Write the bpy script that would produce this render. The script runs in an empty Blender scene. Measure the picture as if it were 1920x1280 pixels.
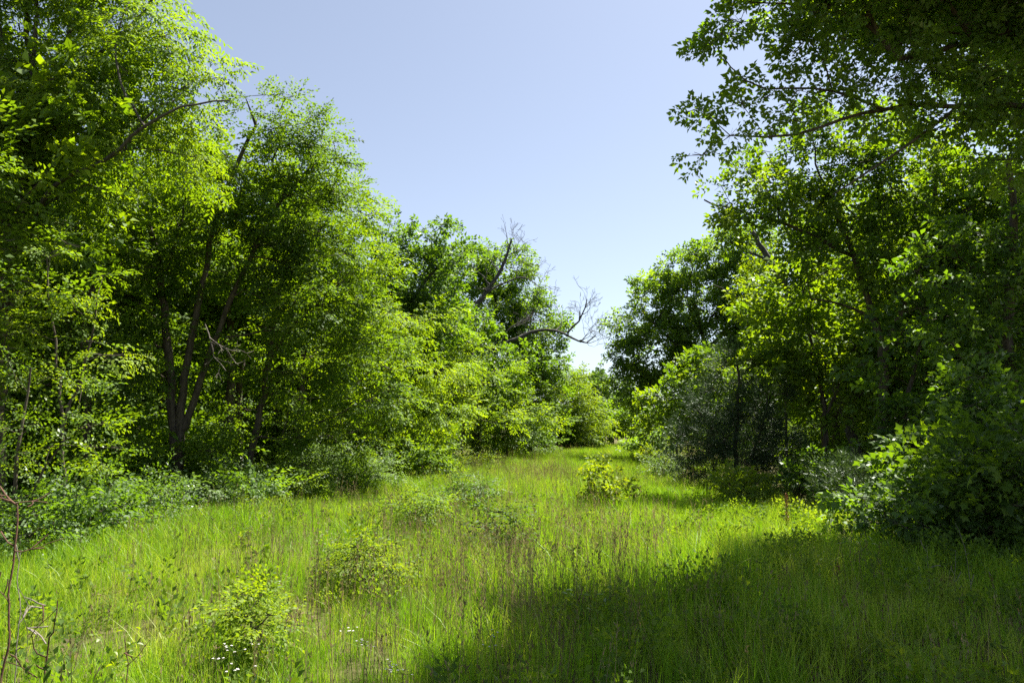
import bpy, math, random
import numpy as np
from mathutils import Vector, Matrix

# ------------------------------------------------------------------ camera, sky, sun, exposure
C = bpy.context.scene.collection
SC = bpy.context.scene
R = math.radians
PITCH = math.atan(0.125)
CAM_H = 1.7
FPX = 1280.0
cam_d = bpy.data.cameras.new('camera')
cam_d.lens = 24; cam_d.sensor_width = 36; cam_d.clip_end = 3000; cam_d.clip_start = 0.05
cam = bpy.data.objects.new('camera', cam_d); C.objects.link(cam)
cam.location = (0, 0, CAM_H); cam.rotation_euler = (math.pi/2 + PITCH, 0, 0)
SC.camera = cam

SUN_AZ, SUN_EL = R(50), R(64)          # azimuth clockwise from +Y (ahead of the camera)
sun_vec = Vector((math.sin(SUN_AZ)*math.cos(SUN_EL), math.cos(SUN_AZ)*math.cos(SUN_EL), math.sin(SUN_EL)))
W = bpy.data.worlds.new('World'); SC.world = W; W.use_nodes = True
nt = W.node_tree; nt.nodes.clear()
sky = nt.nodes.new('ShaderNodeTexSky'); sky.sky_type = 'NISHITA'; sky.sun_disc = False
sky.sun_elevation = SUN_EL; sky.sun_rotation = SUN_AZ
sky.air_density = 1.0; sky.dust_density = 1.0; sky.ozone_density = 2.5; sky.altitude = 150
bg = nt.nodes.new('ShaderNodeBackground'); bg.inputs[1].default_value = 0.059
wo = nt.nodes.new('ShaderNodeOutputWorld')
hs = nt.nodes.new('ShaderNodeHueSaturation'); hs.inputs['Saturation'].default_value = 0.66
wb = nt.nodes.new('ShaderNodeMix'); wb.data_type = 'RGBA'; wb.blend_type = 'MULTIPLY'; wb.inputs[0].default_value = 1; wb.inputs[7].default_value = (0.925, 0.935, 0.955, 1)
nt.links.new(sky.outputs[0], hs.inputs['Color']); nt.links.new(hs.outputs[0], wb.inputs[6]); nt.links.new(wb.outputs[2], bg.inputs[0]); nt.links.new(bg.outputs[0], wo.inputs[0])
sl = bpy.data.lights.new('sun', 'SUN'); sl.energy = 5.0; sl.angle = R(0.5); sl.color = (1.0, 0.95, 0.86)
sun = bpy.data.objects.new('sun', sl); C.objects.link(sun)
sun.rotation_euler = (-sun_vec).to_track_quat('-Z', 'Y').to_euler(); sun.location = (20, 40, 60)
SC.view_settings.view_transform = 'Standard'; SC.view_settings.look = 'None'
SC.view_settings.exposure = 1.75; SC.view_settings.gamma = 1; SC.view_settings.use_curve_mapping = False
SC.cycles.use_denoising = False
SC.cycles.max_bounces = 12; SC.cycles.diffuse_bounces = 8; SC.cycles.transmission_bounces = 4; SC.cycles.glossy_bounces = 2
SC.cycles.caustics_reflective = False; SC.cycles.caustics_refractive = False
SC.cycles.sample_clamp_indirect = 4.0

rng = np.random.default_rng(11)
random.seed(11)

# ------------------------------------------------------------------ helpers
def P(u, v, Y):
    """world point seen at pixel (u, v) of the 1920x1280 picture at ground distance Y"""
    xr = (u-960)/FPX; yr = (640-v)/FPX
    d = np.array([xr, math.cos(PITCH)-yr*math.sin(PITCH), math.sin(PITCH)+yr*math.cos(PITCH)])
    t = Y/d[1]
    return np.array([0, 0, CAM_H]) + d*t

def gz(x, y):
    """ground height: soft swells, a slow rise into the woods"""
    x = np.asarray(x, float); y = np.asarray(y, float)
    h = 0.05*np.sin(x*0.7+1.0)*np.cos(y*0.35) + 0.04*np.sin(x*0.31-y*0.22+2.0)
    near = np.clip((np.hypot(x, y)-2)/8, 0, 1)
    far = np.clip((np.hypot(x, y)-80)/200, 0, 1)
    return h*near*(1-far)

def B(u, Y):
    """ground point in picture column u at distance Y"""
    x = (u-960)/FPX*Y*1.0
    # small correction for the tilt of the picture plane near the ground
    v = 800 + CAM_H*FPX/Y
    p = P(u, v, Y)
    return np.array([p[0], Y, float(gz(p[0], Y))])

def tag(o, label=None, cat=None, group=None, kind=None):
    if label: o['label'] = label
    if cat: o['category'] = cat
    if group: o['group'] = group
    if kind: o['kind'] = kind
    return o

def empty(name, loc):
    o = bpy.data.objects.new(name, None); C.objects.link(o); o.location = [float(q) for q in loc]
    o.empty_display_size = 0.3
    return o

def mesh_obj(name, verts, faces_flat, nper, mat, parent=None, tint=None, smooth=False, loc=None, link=True):
    """verts (V,3); faces_flat (F,nper) ints; local to loc"""
    me = bpy.data.meshes.new(name)
    V = np.asarray(verts, np.float32)
    if loc is not None: V = V - np.asarray(loc, np.float32)
    F = np.asarray(faces_flat, np.int32)
    me.vertices.add(len(V)); me.vertices.foreach_set('co', V.ravel())
    me.loops.add(F.size); me.loops.foreach_set('vertex_index', F.ravel())
    me.polygons.add(len(F))
    me.polygons.foreach_set('loop_start', np.arange(0, F.size, nper, dtype=np.int32))
    if tint is not None:
        a = me.attributes.new('tint', 'FLOAT', 'FACE')
        a.data.foreach_set('value', np.asarray(tint, np.float32))
    me.update(calc_edges=True)
    if smooth: me.polygons.foreach_set('use_smooth', np.ones(len(F), bool))
    me.materials.append(mat)
    o = bpy.data.objects.new(name, me)
    if link: C.objects.link(o)
    if parent is not None: o.parent = parent
    return o

# ------------------------------------------------------------------ materials
def nd(nt, t, **k):
    n = nt.nodes.new(t)
    for a, b in k.items(): setattr(n, a, b)
    return n

def leaf_mat(name, dark, mid, light, trans, tfac=0.55, gloss=0.036, rough=0.57, world_noise=0.0, attr=True):
    m = bpy.data.materials.new(name); m.use_nodes = True
    t = m.node_tree; t.nodes.clear(); L = t.links.new
    out = nd(t, 'ShaderNodeOutputMaterial')
    if attr:
        at = nd(t, 'ShaderNodeAttribute', attribute_name='tint'); fac = at.outputs['Fac']
    else:
        oi = nd(t, 'ShaderNodeObjectInfo'); fac = oi.outputs['Random']
    ramp = nd(t, 'ShaderNodeValToRGB')
    e = ramp.color_ramp.elements
    e[0].color = (*dark, 1); e[1].color = (*light, 1)
    n = e.new(0.5); n.color = (*mid, 1)
    if world_noise:
        g = nd(t, 'ShaderNodeNewGeometry'); nz = nd(t, 'ShaderNodeTexNoise'); nz.inputs['Scale'].default_value = 0.45
        nz.inputs['Detail'].default_value = 3
        L(g.outputs['Position'], nz.inputs['Vector'])
        ma = nd(t, 'ShaderNodeMath', operation='MULTIPLY_ADD'); ma.inputs[1].default_value = world_noise; 
        L(nz.outputs['Fac'], ma.inputs[0]); L(fac, ma.inputs[2])
        mb = nd(t, 'ShaderNodeMath', operation='SUBTRACT'); mb.inputs[1].default_value = world_noise*0.5; L(ma.outputs[0], mb.inputs[0])
        fac = mb.outputs[0]
    if attr:
        oi = nd(t, 'ShaderNodeObjectInfo'); mo = nd(t, 'ShaderNodeMath', operation='MULTIPLY_ADD'); mo.inputs[1].default_value = .34; mo.inputs[2].default_value = -.17
        L(oi.outputs['Random'], mo.inputs[0]); m3 = nd(t, 'ShaderNodeMath', operation='ADD'); L(mo.outputs[0], m3.inputs[0]); L(fac, m3.inputs[1]); fac = m3.outputs[0]
    L(fac, ramp.inputs[0])
    df = nd(t, 'ShaderNodeBsdfDiffuse'); L(ramp.outputs[0], df.inputs[0])
    tr = nd(t, 'ShaderNodeBsdfTranslucent')
    mx = nd(t, 'ShaderNodeMix', data_type='RGBA', blend_type='MULTIPLY'); mx.inputs[0].default_value = 1
    L(ramp.outputs[0], mx.inputs[6]); mx.inputs[7].default_value = (*trans, 1); L(mx.outputs[2], tr.inputs[0])
    ms = nd(t, 'ShaderNodeMixShader'); ms.inputs[0].default_value = tfac
    L(df.outputs[0], ms.inputs[1]); L(tr.outputs[0], ms.inputs[2])
    gl = nd(t, 'ShaderNodeBsdfGlossy'); gl.inputs['Roughness'].default_value = rough; gl.inputs[0].default_value = (0.9, 0.95, 0.9, 1)
    fr = nd(t, 'ShaderNodeLayerWeight'); fr.inputs[0].default_value = 0.3
    mm = nd(t, 'ShaderNodeMath', operation='MULTIPLY_ADD'); mm.inputs[1].default_value = gloss*1.5; mm.inputs[2].default_value = gloss*0.35
    L(fr.outputs['Fresnel'], mm.inputs[0])
    m2 = nd(t, 'ShaderNodeMixShader'); L(mm.outputs[0], m2.inputs[0]); L(ms.outputs[0], m2.inputs[1]); L(gl.outputs[0], m2.inputs[2])
    L(m2.outputs[0], out.inputs[0])
    return m

def bark_mat(name, c1, c2, scale=14):
    m = bpy.data.materials.new(name); m.use_nodes = True
    t = m.node_tree; L = t.links.new
    p = t.nodes['Principled BSDF']; p.inputs['Roughness'].default_value = 0.9; p.inputs['Specular IOR Level'].default_value = 0.2
    tc = nd(t, 'ShaderNodeTexCoord'); mp = nd(t, 'ShaderNodeMapping'); mp.inputs['Scale'].default_value = (1, 1, 0.22)
    L(tc.outputs['Object'], mp.inputs['Vector'])
    nz = nd(t, 'ShaderNodeTexNoise'); nz.inputs['Scale'].default_value = scale; nz.inputs['Detail'].default_value = 6; nz.inputs['Roughness'].default_value = 0.7
    L(mp.outputs[0], nz.inputs['Vector'])
    rp = nd(t, 'ShaderNodeValToRGB'); rp.color_ramp.elements[0].position = 0.35; rp.color_ramp.elements[1].position = 0.68
    rp.color_ramp.elements[0].color = (*c1, 1); rp.color_ramp.elements[1].color = (*c2, 1)
    L(nz.outputs['Fac'], rp.inputs[0]); L(rp.outputs[0], p.inputs['Base Color'])
    bp = nd(t, 'ShaderNodeBump'); bp.inputs['Strength'].default_value = 0.8; bp.inputs['Distance'].default_value = 0.02
    L(nz.outputs['Fac'], bp.inputs['Height']); L(bp.outputs[0], p.inputs['Normal'])
    return m

TR = (1.95, 1.80, 0.28)
M = {}
M['elm'] = leaf_mat('elm_leaf', (0.0517, 0.1015, 0.0107), (0.0920, 0.1674, 0.0131), (0.1668, 0.2417, 0.0143), TR)
M['feather'] = leaf_mat('feathery_leaf', (0.0632, 0.1215, 0.0118), (0.1035, 0.1834, 0.0143), (0.1668, 0.2479, 0.0167), TR)
M['oak'] = leaf_mat('oak_leaf', (0.0476, 0.1005, 0.0140), (0.0842, 0.1596, 0.0182), (0.1471, 0.2291, 0.0196), (2.25, 2.1, .32), gloss=0.06)
M['sprout'] = leaf_mat('sprout_leaf', (0.050, 0.095, 0.012), (0.075, 0.130, 0.016), (0.110, 0.165, 0.020), (1.5, 1.5, 0.4), gloss=0.006, rough=.7)
M['big'] = leaf_mat('broad_leaf', (0.0517, 0.1054, 0.0118), (0.0943, 0.1710, 0.0143), (0.1668, 0.2417, 0.0155), TR, gloss=0.05)
M['bright'] = leaf_mat('fresh_leaf', (0.0781, 0.1426, 0.0155), (0.1207, 0.2046, 0.0191), (0.1896, 0.2664, 0.0238), TR)
M['grey'] = leaf_mat('grey_green_leaf', (0.0570, 0.1080, 0.0180), (0.0855, 0.1512, 0.0240), (0.1235, 0.1944, 0.0330), (1.4, 1.4, 0.7), gloss=0.07)
M['cedar'] = leaf_mat('cedar_needle', (0.030, 0.055, 0.020), (0.045, 0.080, 0.026), (0.075, 0.110, 0.032), (1.1, 1.2, 0.6), tfac=0.3, gloss=0.05)
M['yellow'] = leaf_mat('yellow_green_leaf', (0.100, 0.165, 0.015), (0.150, 0.215, 0.015), (0.220, 0.260, 0.018), TR)
M['grass'] = leaf_mat('grass_blade', (0.1189, 0.2412, 0.0103), (0.1965, 0.3310, 0.0148), (0.3205, 0.3703, 0.0684), (1.55, 1.6, 0.45), tfac=0.5, gloss=0.03, world_noise=1.3, attr=False)
M['drygrass'] = leaf_mat('dry_stalk', (0.085, 0.066, 0.034), (0.150, 0.118, 0.062), (0.280, 0.230, 0.130), (1.2, 1.1, 0.9), tfac=0.45, gloss=0.03, attr=False)
M['weed'] = leaf_mat('weed_leaf', (0.070, 0.130, 0.018), (0.105, 0.180, 0.024), (0.160, 0.225, 0.040), TR, gloss=0.02, rough=0.6, attr=False)
M['woods'] = leaf_mat('wood_leaf', (0.0549, 0.1102, 0.0103), (0.0915, 0.1679, 0.0135), (0.1502, 0.2272, 0.0145), TR)
M['litter'] = leaf_mat('dead_leaf', (0.080, 0.045, 0.022), (0.150, 0.095, 0.050), (0.260, 0.190, 0.120), (1, .9, .7), tfac=0.15, gloss=0.05, attr=False)
M['red'] = leaf_mat('rust_stem', (0.12, 0.05, 0.02), (0.19, 0.075, 0.03), (0.26, 0.12, 0.05), (1, .9, .7), tfac=0.2)
M['white'] = leaf_mat('white_petal', (0.62, 0.58, 0.55), (0.75, 0.72, 0.70), (0.80, 0.78, 0.76), (1, 1, 1), tfac=0.3, gloss=0.03)
M['bark'] = bark_mat('dark_bark', (0.035, 0.028, 0.021), (0.13, 0.105, 0.08))
M['greybark'] = bark_mat('grey_bark', (0.035, 0.03, 0.025), (0.11, 0.098, 0.082))
M['deadwood'] = bark_mat('dead_wood', (0.040, 0.036, 0.033), (0.11, 0.10, 0.092))
M['redbark'] = bark_mat('red_brown_bark', (0.06, 0.032, 0.022), (0.17, 0.095, 0.062), 40)
M['palewood'] = bark_mat('pale_dead_twig', (0.13, 0.11, 0.09), (0.27, 0.235, 0.20), 30)

# ------------------------------------------------------------------ leaf sprays
def leafquads(pos, dirs, nrm, length, width, droop=0.15, fold=0.22):
    """(n,4,3): base, right, tip, left"""
    dirs = dirs/np.linalg.norm(dirs, axis=1, keepdims=True)
    nrm = nrm - dirs*np.sum(nrm*dirs, 1, keepdims=True); nrm /= np.linalg.norm(nrm, axis=1, keepdims=True)+1e-9
    side = np.cross(dirs, nrm)
    l = length[:, None]; w = width[:, None]
    base = pos
    tip = pos + dirs*l - nrm*l*droop
    mid = pos + dirs*l*0.45 + nrm*w*fold
    return np.stack([base, mid+side*w*0.5, tip, mid-side*w*0.5], 1)

def template(kind, r):
    pos = []; dr = []; nm = []; ln = []; wd = []
    def add(p, d, n, l, w):
        pos.append(p); dr.append(d); nm.append(n); ln.append(l); wd.append(w)
    j = lambda s: r.normal(0, s, 3)
    if kind in ('elm', 'shrub', 'weed'):
        n = {'elm': 15, 'shrub': 14, 'weed': 12}[kind]
        Lt = {'elm': .52, 'shrub': .40, 'weed': .34}[kind]
        ll = {'elm': .085, 'shrub': .060, 'weed': .06}[kind]
        for i in range(n):
            t = (i+0.6)/n
            s = 1 if i % 2 else -1
            a = R(55 - 30*t)*s + r.normal(0, .2)
            p = np.array([t*Lt, 0.03*s*math.sin(t*3)+r.normal(0, .012), -0.10*t*t*Lt + r.normal(0, .012)])
            add(p, np.array([math.cos(a), math.sin(a), -0.15])+j(.18), np.array([0, 0, 1.])+j(.38), ll*r.uniform(.7, 1.25), ll*r.uniform(.48, .62))
        # side spurs
        for i in range(n//2):
            t = r.uniform(.2, .9); s = r.choice([-1, 1])
            p = np.array([t*Lt, s*r.uniform(.05, .14), r.normal(0, .04)])
            a = s*r.uniform(.2, 1.2)
            add(p, np.array([math.cos(a), math.sin(a), -.1])+j(.25), np.array([0, 0, 1.])+j(.45), ll*r.uniform(.6, 1.1), ll*r.uniform(.45, .6))
    elif kind in ('oak', 'big'):
        n = 13 if kind == 'oak' else 11
        Lt = .36 if kind == 'oak' else .42
        ll = .115 if kind == 'oak' else .150
        for i in range(n):
            t = math.sqrt((i+0.5)/n)
            a = i*2.4 + r.normal(0, .3); el = r.uniform(-.5, .5) + .3*t
            d = np.array([.45*t + .2, math.cos(a)*.9, math.sin(a)*.55])
            p = np.array([t*Lt, math.cos(a)*.03, math.sin(a)*.03]) + j(.012)
            add(p, d+j(.15), np.array([-.2, 0, 1.])+j(.42), ll*r.uniform(.7, 1.2), ll*r.uniform(.52, .72))
    elif kind == 'feather':
        for k in range(4):
            s = 1 if k % 2 else -1
            o = np.array([.10+.11*k, 0, 0]); a = s*R(r.uniform(25, 65)); Lr = r.uniform(.22, .32)
            ax = np.array([math.cos(a), math.sin(a), -.25]); ax /= np.linalg.norm(ax)
            sd = np.cross(ax, [0, 0, 1.]); sd /= np.linalg.norm(sd)
            for i in range(9):
                t = (i+1)/9; q = 1 if i % 2 else -1
                p = o + ax*Lr*t + np.array([0, 0, -.22*t*t*Lr])
                d = ax*.6 + sd*q*.8 + np.array([0, 0, -.35]) if i < 8 else ax
                add(p, d+j(.12), np.array([0, 0, 1.])+j(.3), .088*r.uniform(.75, 1.2), .034*r.uniform(.8, 1.2))
    elif kind == 'cedar':
        for i in range(26):
            t = r.uniform(0, 1); a = r.uniform(0, 6.28)
            p = np.array([t*.34, math.cos(a)*.05*(1-t*.6), math.sin(a)*.05*(1-t*.6)])
            d = np.array([1.0, math.cos(a)*.9, math.sin(a)*.9+.2])
            add(p, d+j(.2), j(1), .095*r.uniform(.6, 1.2), .013)
    elif kind == 'rosette':
        for i in range(10):
            a = i*2.4; d = np.array([r.uniform(.1, .8), math.cos(a), math.sin(a)])
            add(np.array([r.uniform(.0, .25), 0, 0])+j(.02), d+j(.2), np.array([0, 0, 1.])+j(.5), .10*r.uniform(.7, 1.2), .05*r.uniform(.8, 1.2))
    pos, dr, nm = map(np.array, (pos, dr, nm)); ln = np.array(ln); wd = np.array(wd)
    return leafquads(pos, dr, nm, ln, wd)

TPL = {k: [template(k, rng) for _ in range(7)] for k in ('elm', 'shrub', 'weed', 'oak', 'big', 'feather', 'cedar', 'rosette')}

def lobed(quads):
    """(n,4,3) leaves -> lobed leaves with 9 outline points and a midrib: (n,10,3) and the face index of one leaf"""
    b, r_, tp, l_ = [quads[:, i] for i in range(4)]
    ax = tp-b; sd = r_-l_
    mid = (r_+l_)/2
    lift = (mid - (b + ax*.45))
    def pt(t, s): return b + ax*t + sd*s + lift*(1-abs(s)*1.6)*(.8 if 0 < t < 1 else 0)
    pts = [b, pt(.30, .30), pt(.38, .16), pt(.58, .56), pt(.70, .24), tp, pt(.70, -.24), pt(.58, -.56), pt(.38, -.16), pt(.30, -.30)]
    V = np.stack(pts, 1)
    F = np.array([[0, 1, 2, 8], [0, 2, 8, 9], [2, 3, 4, 6], [2, 6, 7, 8], [4, 5, 6, 6]])
    F = np.array([[0, 1, 2, 2], [0, 2, 8, 8], [0, 8, 9, 9], [2, 3, 4, 4], [2, 4, 6, 8], [6, 7, 8, 8], [4, 5, 6, 6]])
    T = np.array([[0, 1, 2], [0, 2, 8], [0, 8, 9], [2, 3, 4], [2, 4, 6], [2, 6, 8], [6, 7, 8], [4, 5, 6]])
    return V, T

def frames(dirs, roll):
    """rotation matrices whose x axis is dirs and z axis near up, rolled a little"""
    d = dirs/np.linalg.norm(dirs, axis=1, keepdims=True)
    up = np.tile(np.array([[0, 0, 1.]]), (len(d), 1)) + rng.normal(0, roll, (len(d), 3))
    y = np.cross(up, d); y /= np.linalg.norm(y, axis=1, keepdims=True)+1e-9
    z = np.cross(d, y)
    return np.stack([d, y, z], 2)

def leaves_from(pos, dirs, kind, scale, tint, roll=.35, keep=1.0):
    """twig transforms -> all leaf quads and tints"""
    n = len(pos); tid = rng.integers(0, len(TPL[kind]), n)
    Rm = frames(dirs, roll); Q = []; T = []
    for k in range(len(TPL[kind])):
        s = np.where(tid == k)[0]
        if not len(s): continue
        q = TPL[kind][k]
        w = np.einsum('nij,lvj->nlvi', Rm[s], q)*scale[s][:, None, None, None] + pos[s][:, None, None, :]
        tt = tint[s][:, None] + rng.normal(0, .14, (len(s), len(q)))
        w = w.reshape(-1, 4, 3); tt = tt.ravel()
        if keep < 1:
            m = rng.random(len(w)) < keep; w = w[m]; tt = tt[m]
        Q.append(w); T.append(tt)
    return np.concatenate(Q), np.clip(np.concatenate(T), 0, 1)

# ------------------------------------------------------------------ branches
class Skel:
    def __init__(s): s.p = []; s.par = []; s.fix = []; s.stem = []
    def add(s, p, par, fix=0.0, stem=-1):
        s.p.append(np.asarray(p, float)); s.par.append(par); s.fix.append(fix); s.stem.append(stem); return len(s.p)-1

def resample(pts, step):
    pts = np.asarray(pts, float)
    # Catmull-Rom through the points
    out = []
    ext = np.vstack([2*pts[0]-pts[1], pts, 2*pts[-1]-pts[-2]])
    for i in range(1, len(ext)-2):
        a, b, c, d = ext[i-1:i+3]
        n = max(1, int(round(np.linalg.norm(c-b)/step)))
        for k in range(n):
            t = k/n
            out.append((i-1+t, .5*((2*b)+(-a+c)*t+(2*a-5*b+4*c-d)*t*t+(-a+3*b-3*c+d)*t**3)))
    out.append((len(pts)-1, pts[-1]))
    return out

def tubes(sk, rad, minr=0.0, sides_big=8):
    """mesh of all chains: quads"""
    n = len(sk.p); ch = [[] for _ in range(n)]
    for i, p in enumerate(sk.par):
        if p >= 0: ch[p].append(i)
    V = []; F = []; off = {}; S = []
    starts = [(i, None) for i, p in enumerate(sk.par) if p < 0]
    while starts:
        i, frm = starts.pop()
        chain = [] if frm is None else [frm]
        cur = i
        while True:
            chain.append(cur)
            c = ch[cur]
            if not c: break
            c = sorted(c, key=lambda q: (sk.stem[q] != sk.stem[cur] or sk.stem[q] < 0, -rad[q]))
            for q in c[1:]: starts.append((q, cur))
            cur = c[0]
        rr = np.array([rad[q] for q in chain])
        if frm is not None: rr[0] = min(rr[0], rr[1]*1.15)
        if rr.max() < minr or len(chain) < 2: continue
        pts = np.array([sk.p[q] for q in chain])
        K = sides_big if rr.max() > .07 else (5 if rr.max() > .02 else 3)
        tg = np.gradient(pts, axis=0); tg /= np.linalg.norm(tg, axis=1, keepdims=True)+1e-9
        ref = np.array([.31, .95, .05]) if abs(tg[0, 2]) > .5 else np.array([0, 0, 1.])
        s = np.cross(tg, ref); s /= np.linalg.norm(s, axis=1, keepdims=True)+1e-9
        b = np.cross(tg, s)
        a = np.arange(K)*2*math.pi/K
        wob = 1 + (rng.normal(0, .06, (len(pts), K)) if K > 5 else 0)
        ring = pts[:, None, :] + ((np.cos(a)[None, :, None]*s[:, None, :] + np.sin(a)[None, :, None]*b[:, None, :])*(rr[:, None]*wob)[:, :, None])
        V.append(ring.reshape(-1, 3))
        m = len(pts)
        i0 = (np.arange(m-1)[:, None]*K + np.arange(K)[None, :]); i1 = (np.arange(m-1)[:, None]*K + (np.arange(K)+1)[None, :] % K)
        F.append(np.stack([i0, i1, i1+K, i0+K], 2).reshape(-1, 4)); S.append(sk.stem[chain[1]])
    res = {}
    for k in sorted(set(S), reverse=True):
        o_ = 0; vs = []; fs = []
        for v, f, st in zip(V, F, S):
            if st == k: vs.append(v); fs.append(f+o_); o_ += len(v)
        res[k] = (np.concatenate(vs), np.concatenate(fs))
    return res

def pipe(sk, r_tip, power=.5, base_r=None):
    n = len(sk.p); w = np.zeros(n); kids = np.zeros(n, int)
    for i in range(n):
        if sk.par[i] >= 0: kids[sk.par[i]] += 1
    for i in range(n-1, -1, -1):
        if kids[i] == 0: w[i] += 1
        if sk.par[i] >= 0: w[sk.par[i]] += w[i]
    r = r_tip*np.power(w, power)
    f = np.array(sk.fix)
    return np.where(f > 0, np.maximum(f, np.minimum(r, f*1.3)), r)

def blob_world(b, Y):
    if b[0] == 'w': return np.array(b[1:4], float), np.array(b[4:7], float)
    u, v, ru, rv = b[:4]; y = Y + (b[4] if len(b) > 4 else 0)
    c = P(u, v, y); s = y/FPX
    rx, rz = ru*s, rv*s
    ry = b[5] if len(b) > 5 else max(min(rx, rz)*1.0, .6*max(rx, rz))
    return c, np.array([rx, ry, rz])

def crown_points(blobs, spacing, shell=.25):
    out = []
    for c, r in blobs:
        vol = 4.19*r[0]*r[1]*r[2]
        n = max(3, int(vol/(1.45*spacing**3)))
        d = rng.normal(0, 1, (n, 3)); d /= np.linalg.norm(d, axis=1, keepdims=True)
        rad = (shell + (1-shell)*rng.random(n))**(1/2.2)
        rad *= 1 + rng.normal(0, .09, n)
        out.append(c + d*r*rad[:, None])
    p = np.concatenate(out)
    keep = []
    for q in p:                        # thin out crowded ones
        if keep and np.min(np.sum((np.array(keep)-q)**2, 1)) < (spacing*.55)**2: continue
        keep.append(q)
    return np.array(keep)

def grow(sk, targets, step=.35, up=.25, jit=.05):
    """join every target to the nearest suitable point of the skeleton (Prim with a path-length cost)"""
    cap = 9000
    pp = np.zeros((cap, 3)); pl = np.zeros(cap); n = len(sk.p)
    for i in range(n):
        pp[i] = sk.p[i]
        pl[i] = 0 if sk.par[i] < 0 else pl[sk.par[i]]+np.linalg.norm(sk.p[i]-sk.p[sk.par[i]])
    root = sk.p[0]
    order = np.argsort(np.array([np.min(np.linalg.norm(pp[:n]-t, axis=1)) for t in targets]))
    ends = []
    for k in order:
        t = targets[k]
        d = t-pp[:n]; dist = np.linalg.norm(d, axis=1)
        cost = dist + .25*pl[:n] + np.where(d[:, 2] < -.15*dist, .5*dist, 0)
        i = int(np.argmin(cost)); D = dist[i]; p0 = pp[i].copy()
        m = max(1, int(D/step)); pr = i
        par = sk.par[i]
        dirp = (p0-sk.p[par]) if par >= 0 else np.array([0, 0, 1.])
        dirp = dirp/(np.linalg.norm(dirp)+1e-9)
        ctrl = p0 + dirp*D*.3 + np.array([0, 0, up*D*.3])
        for q in range(1, m+1):
            s = q/m
            x = (1-s)**2*p0 + 2*s*(1-s)*ctrl + s*s*t
            if q < m: x = x + rng.normal(0, jit, 3)*min(1, D)
            pr = sk.add(x, pr)
            if n < cap:
                pp[n] = x; pl[n] = pl[pr if sk.par[pr] < 0 else sk.par[pr]] + D/m; n += 1
        ends.append(pr)
    return [sk.p[e] for e in ends], [sk.p[e]-sk.p[sk.par[e]] for e in ends]

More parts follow.
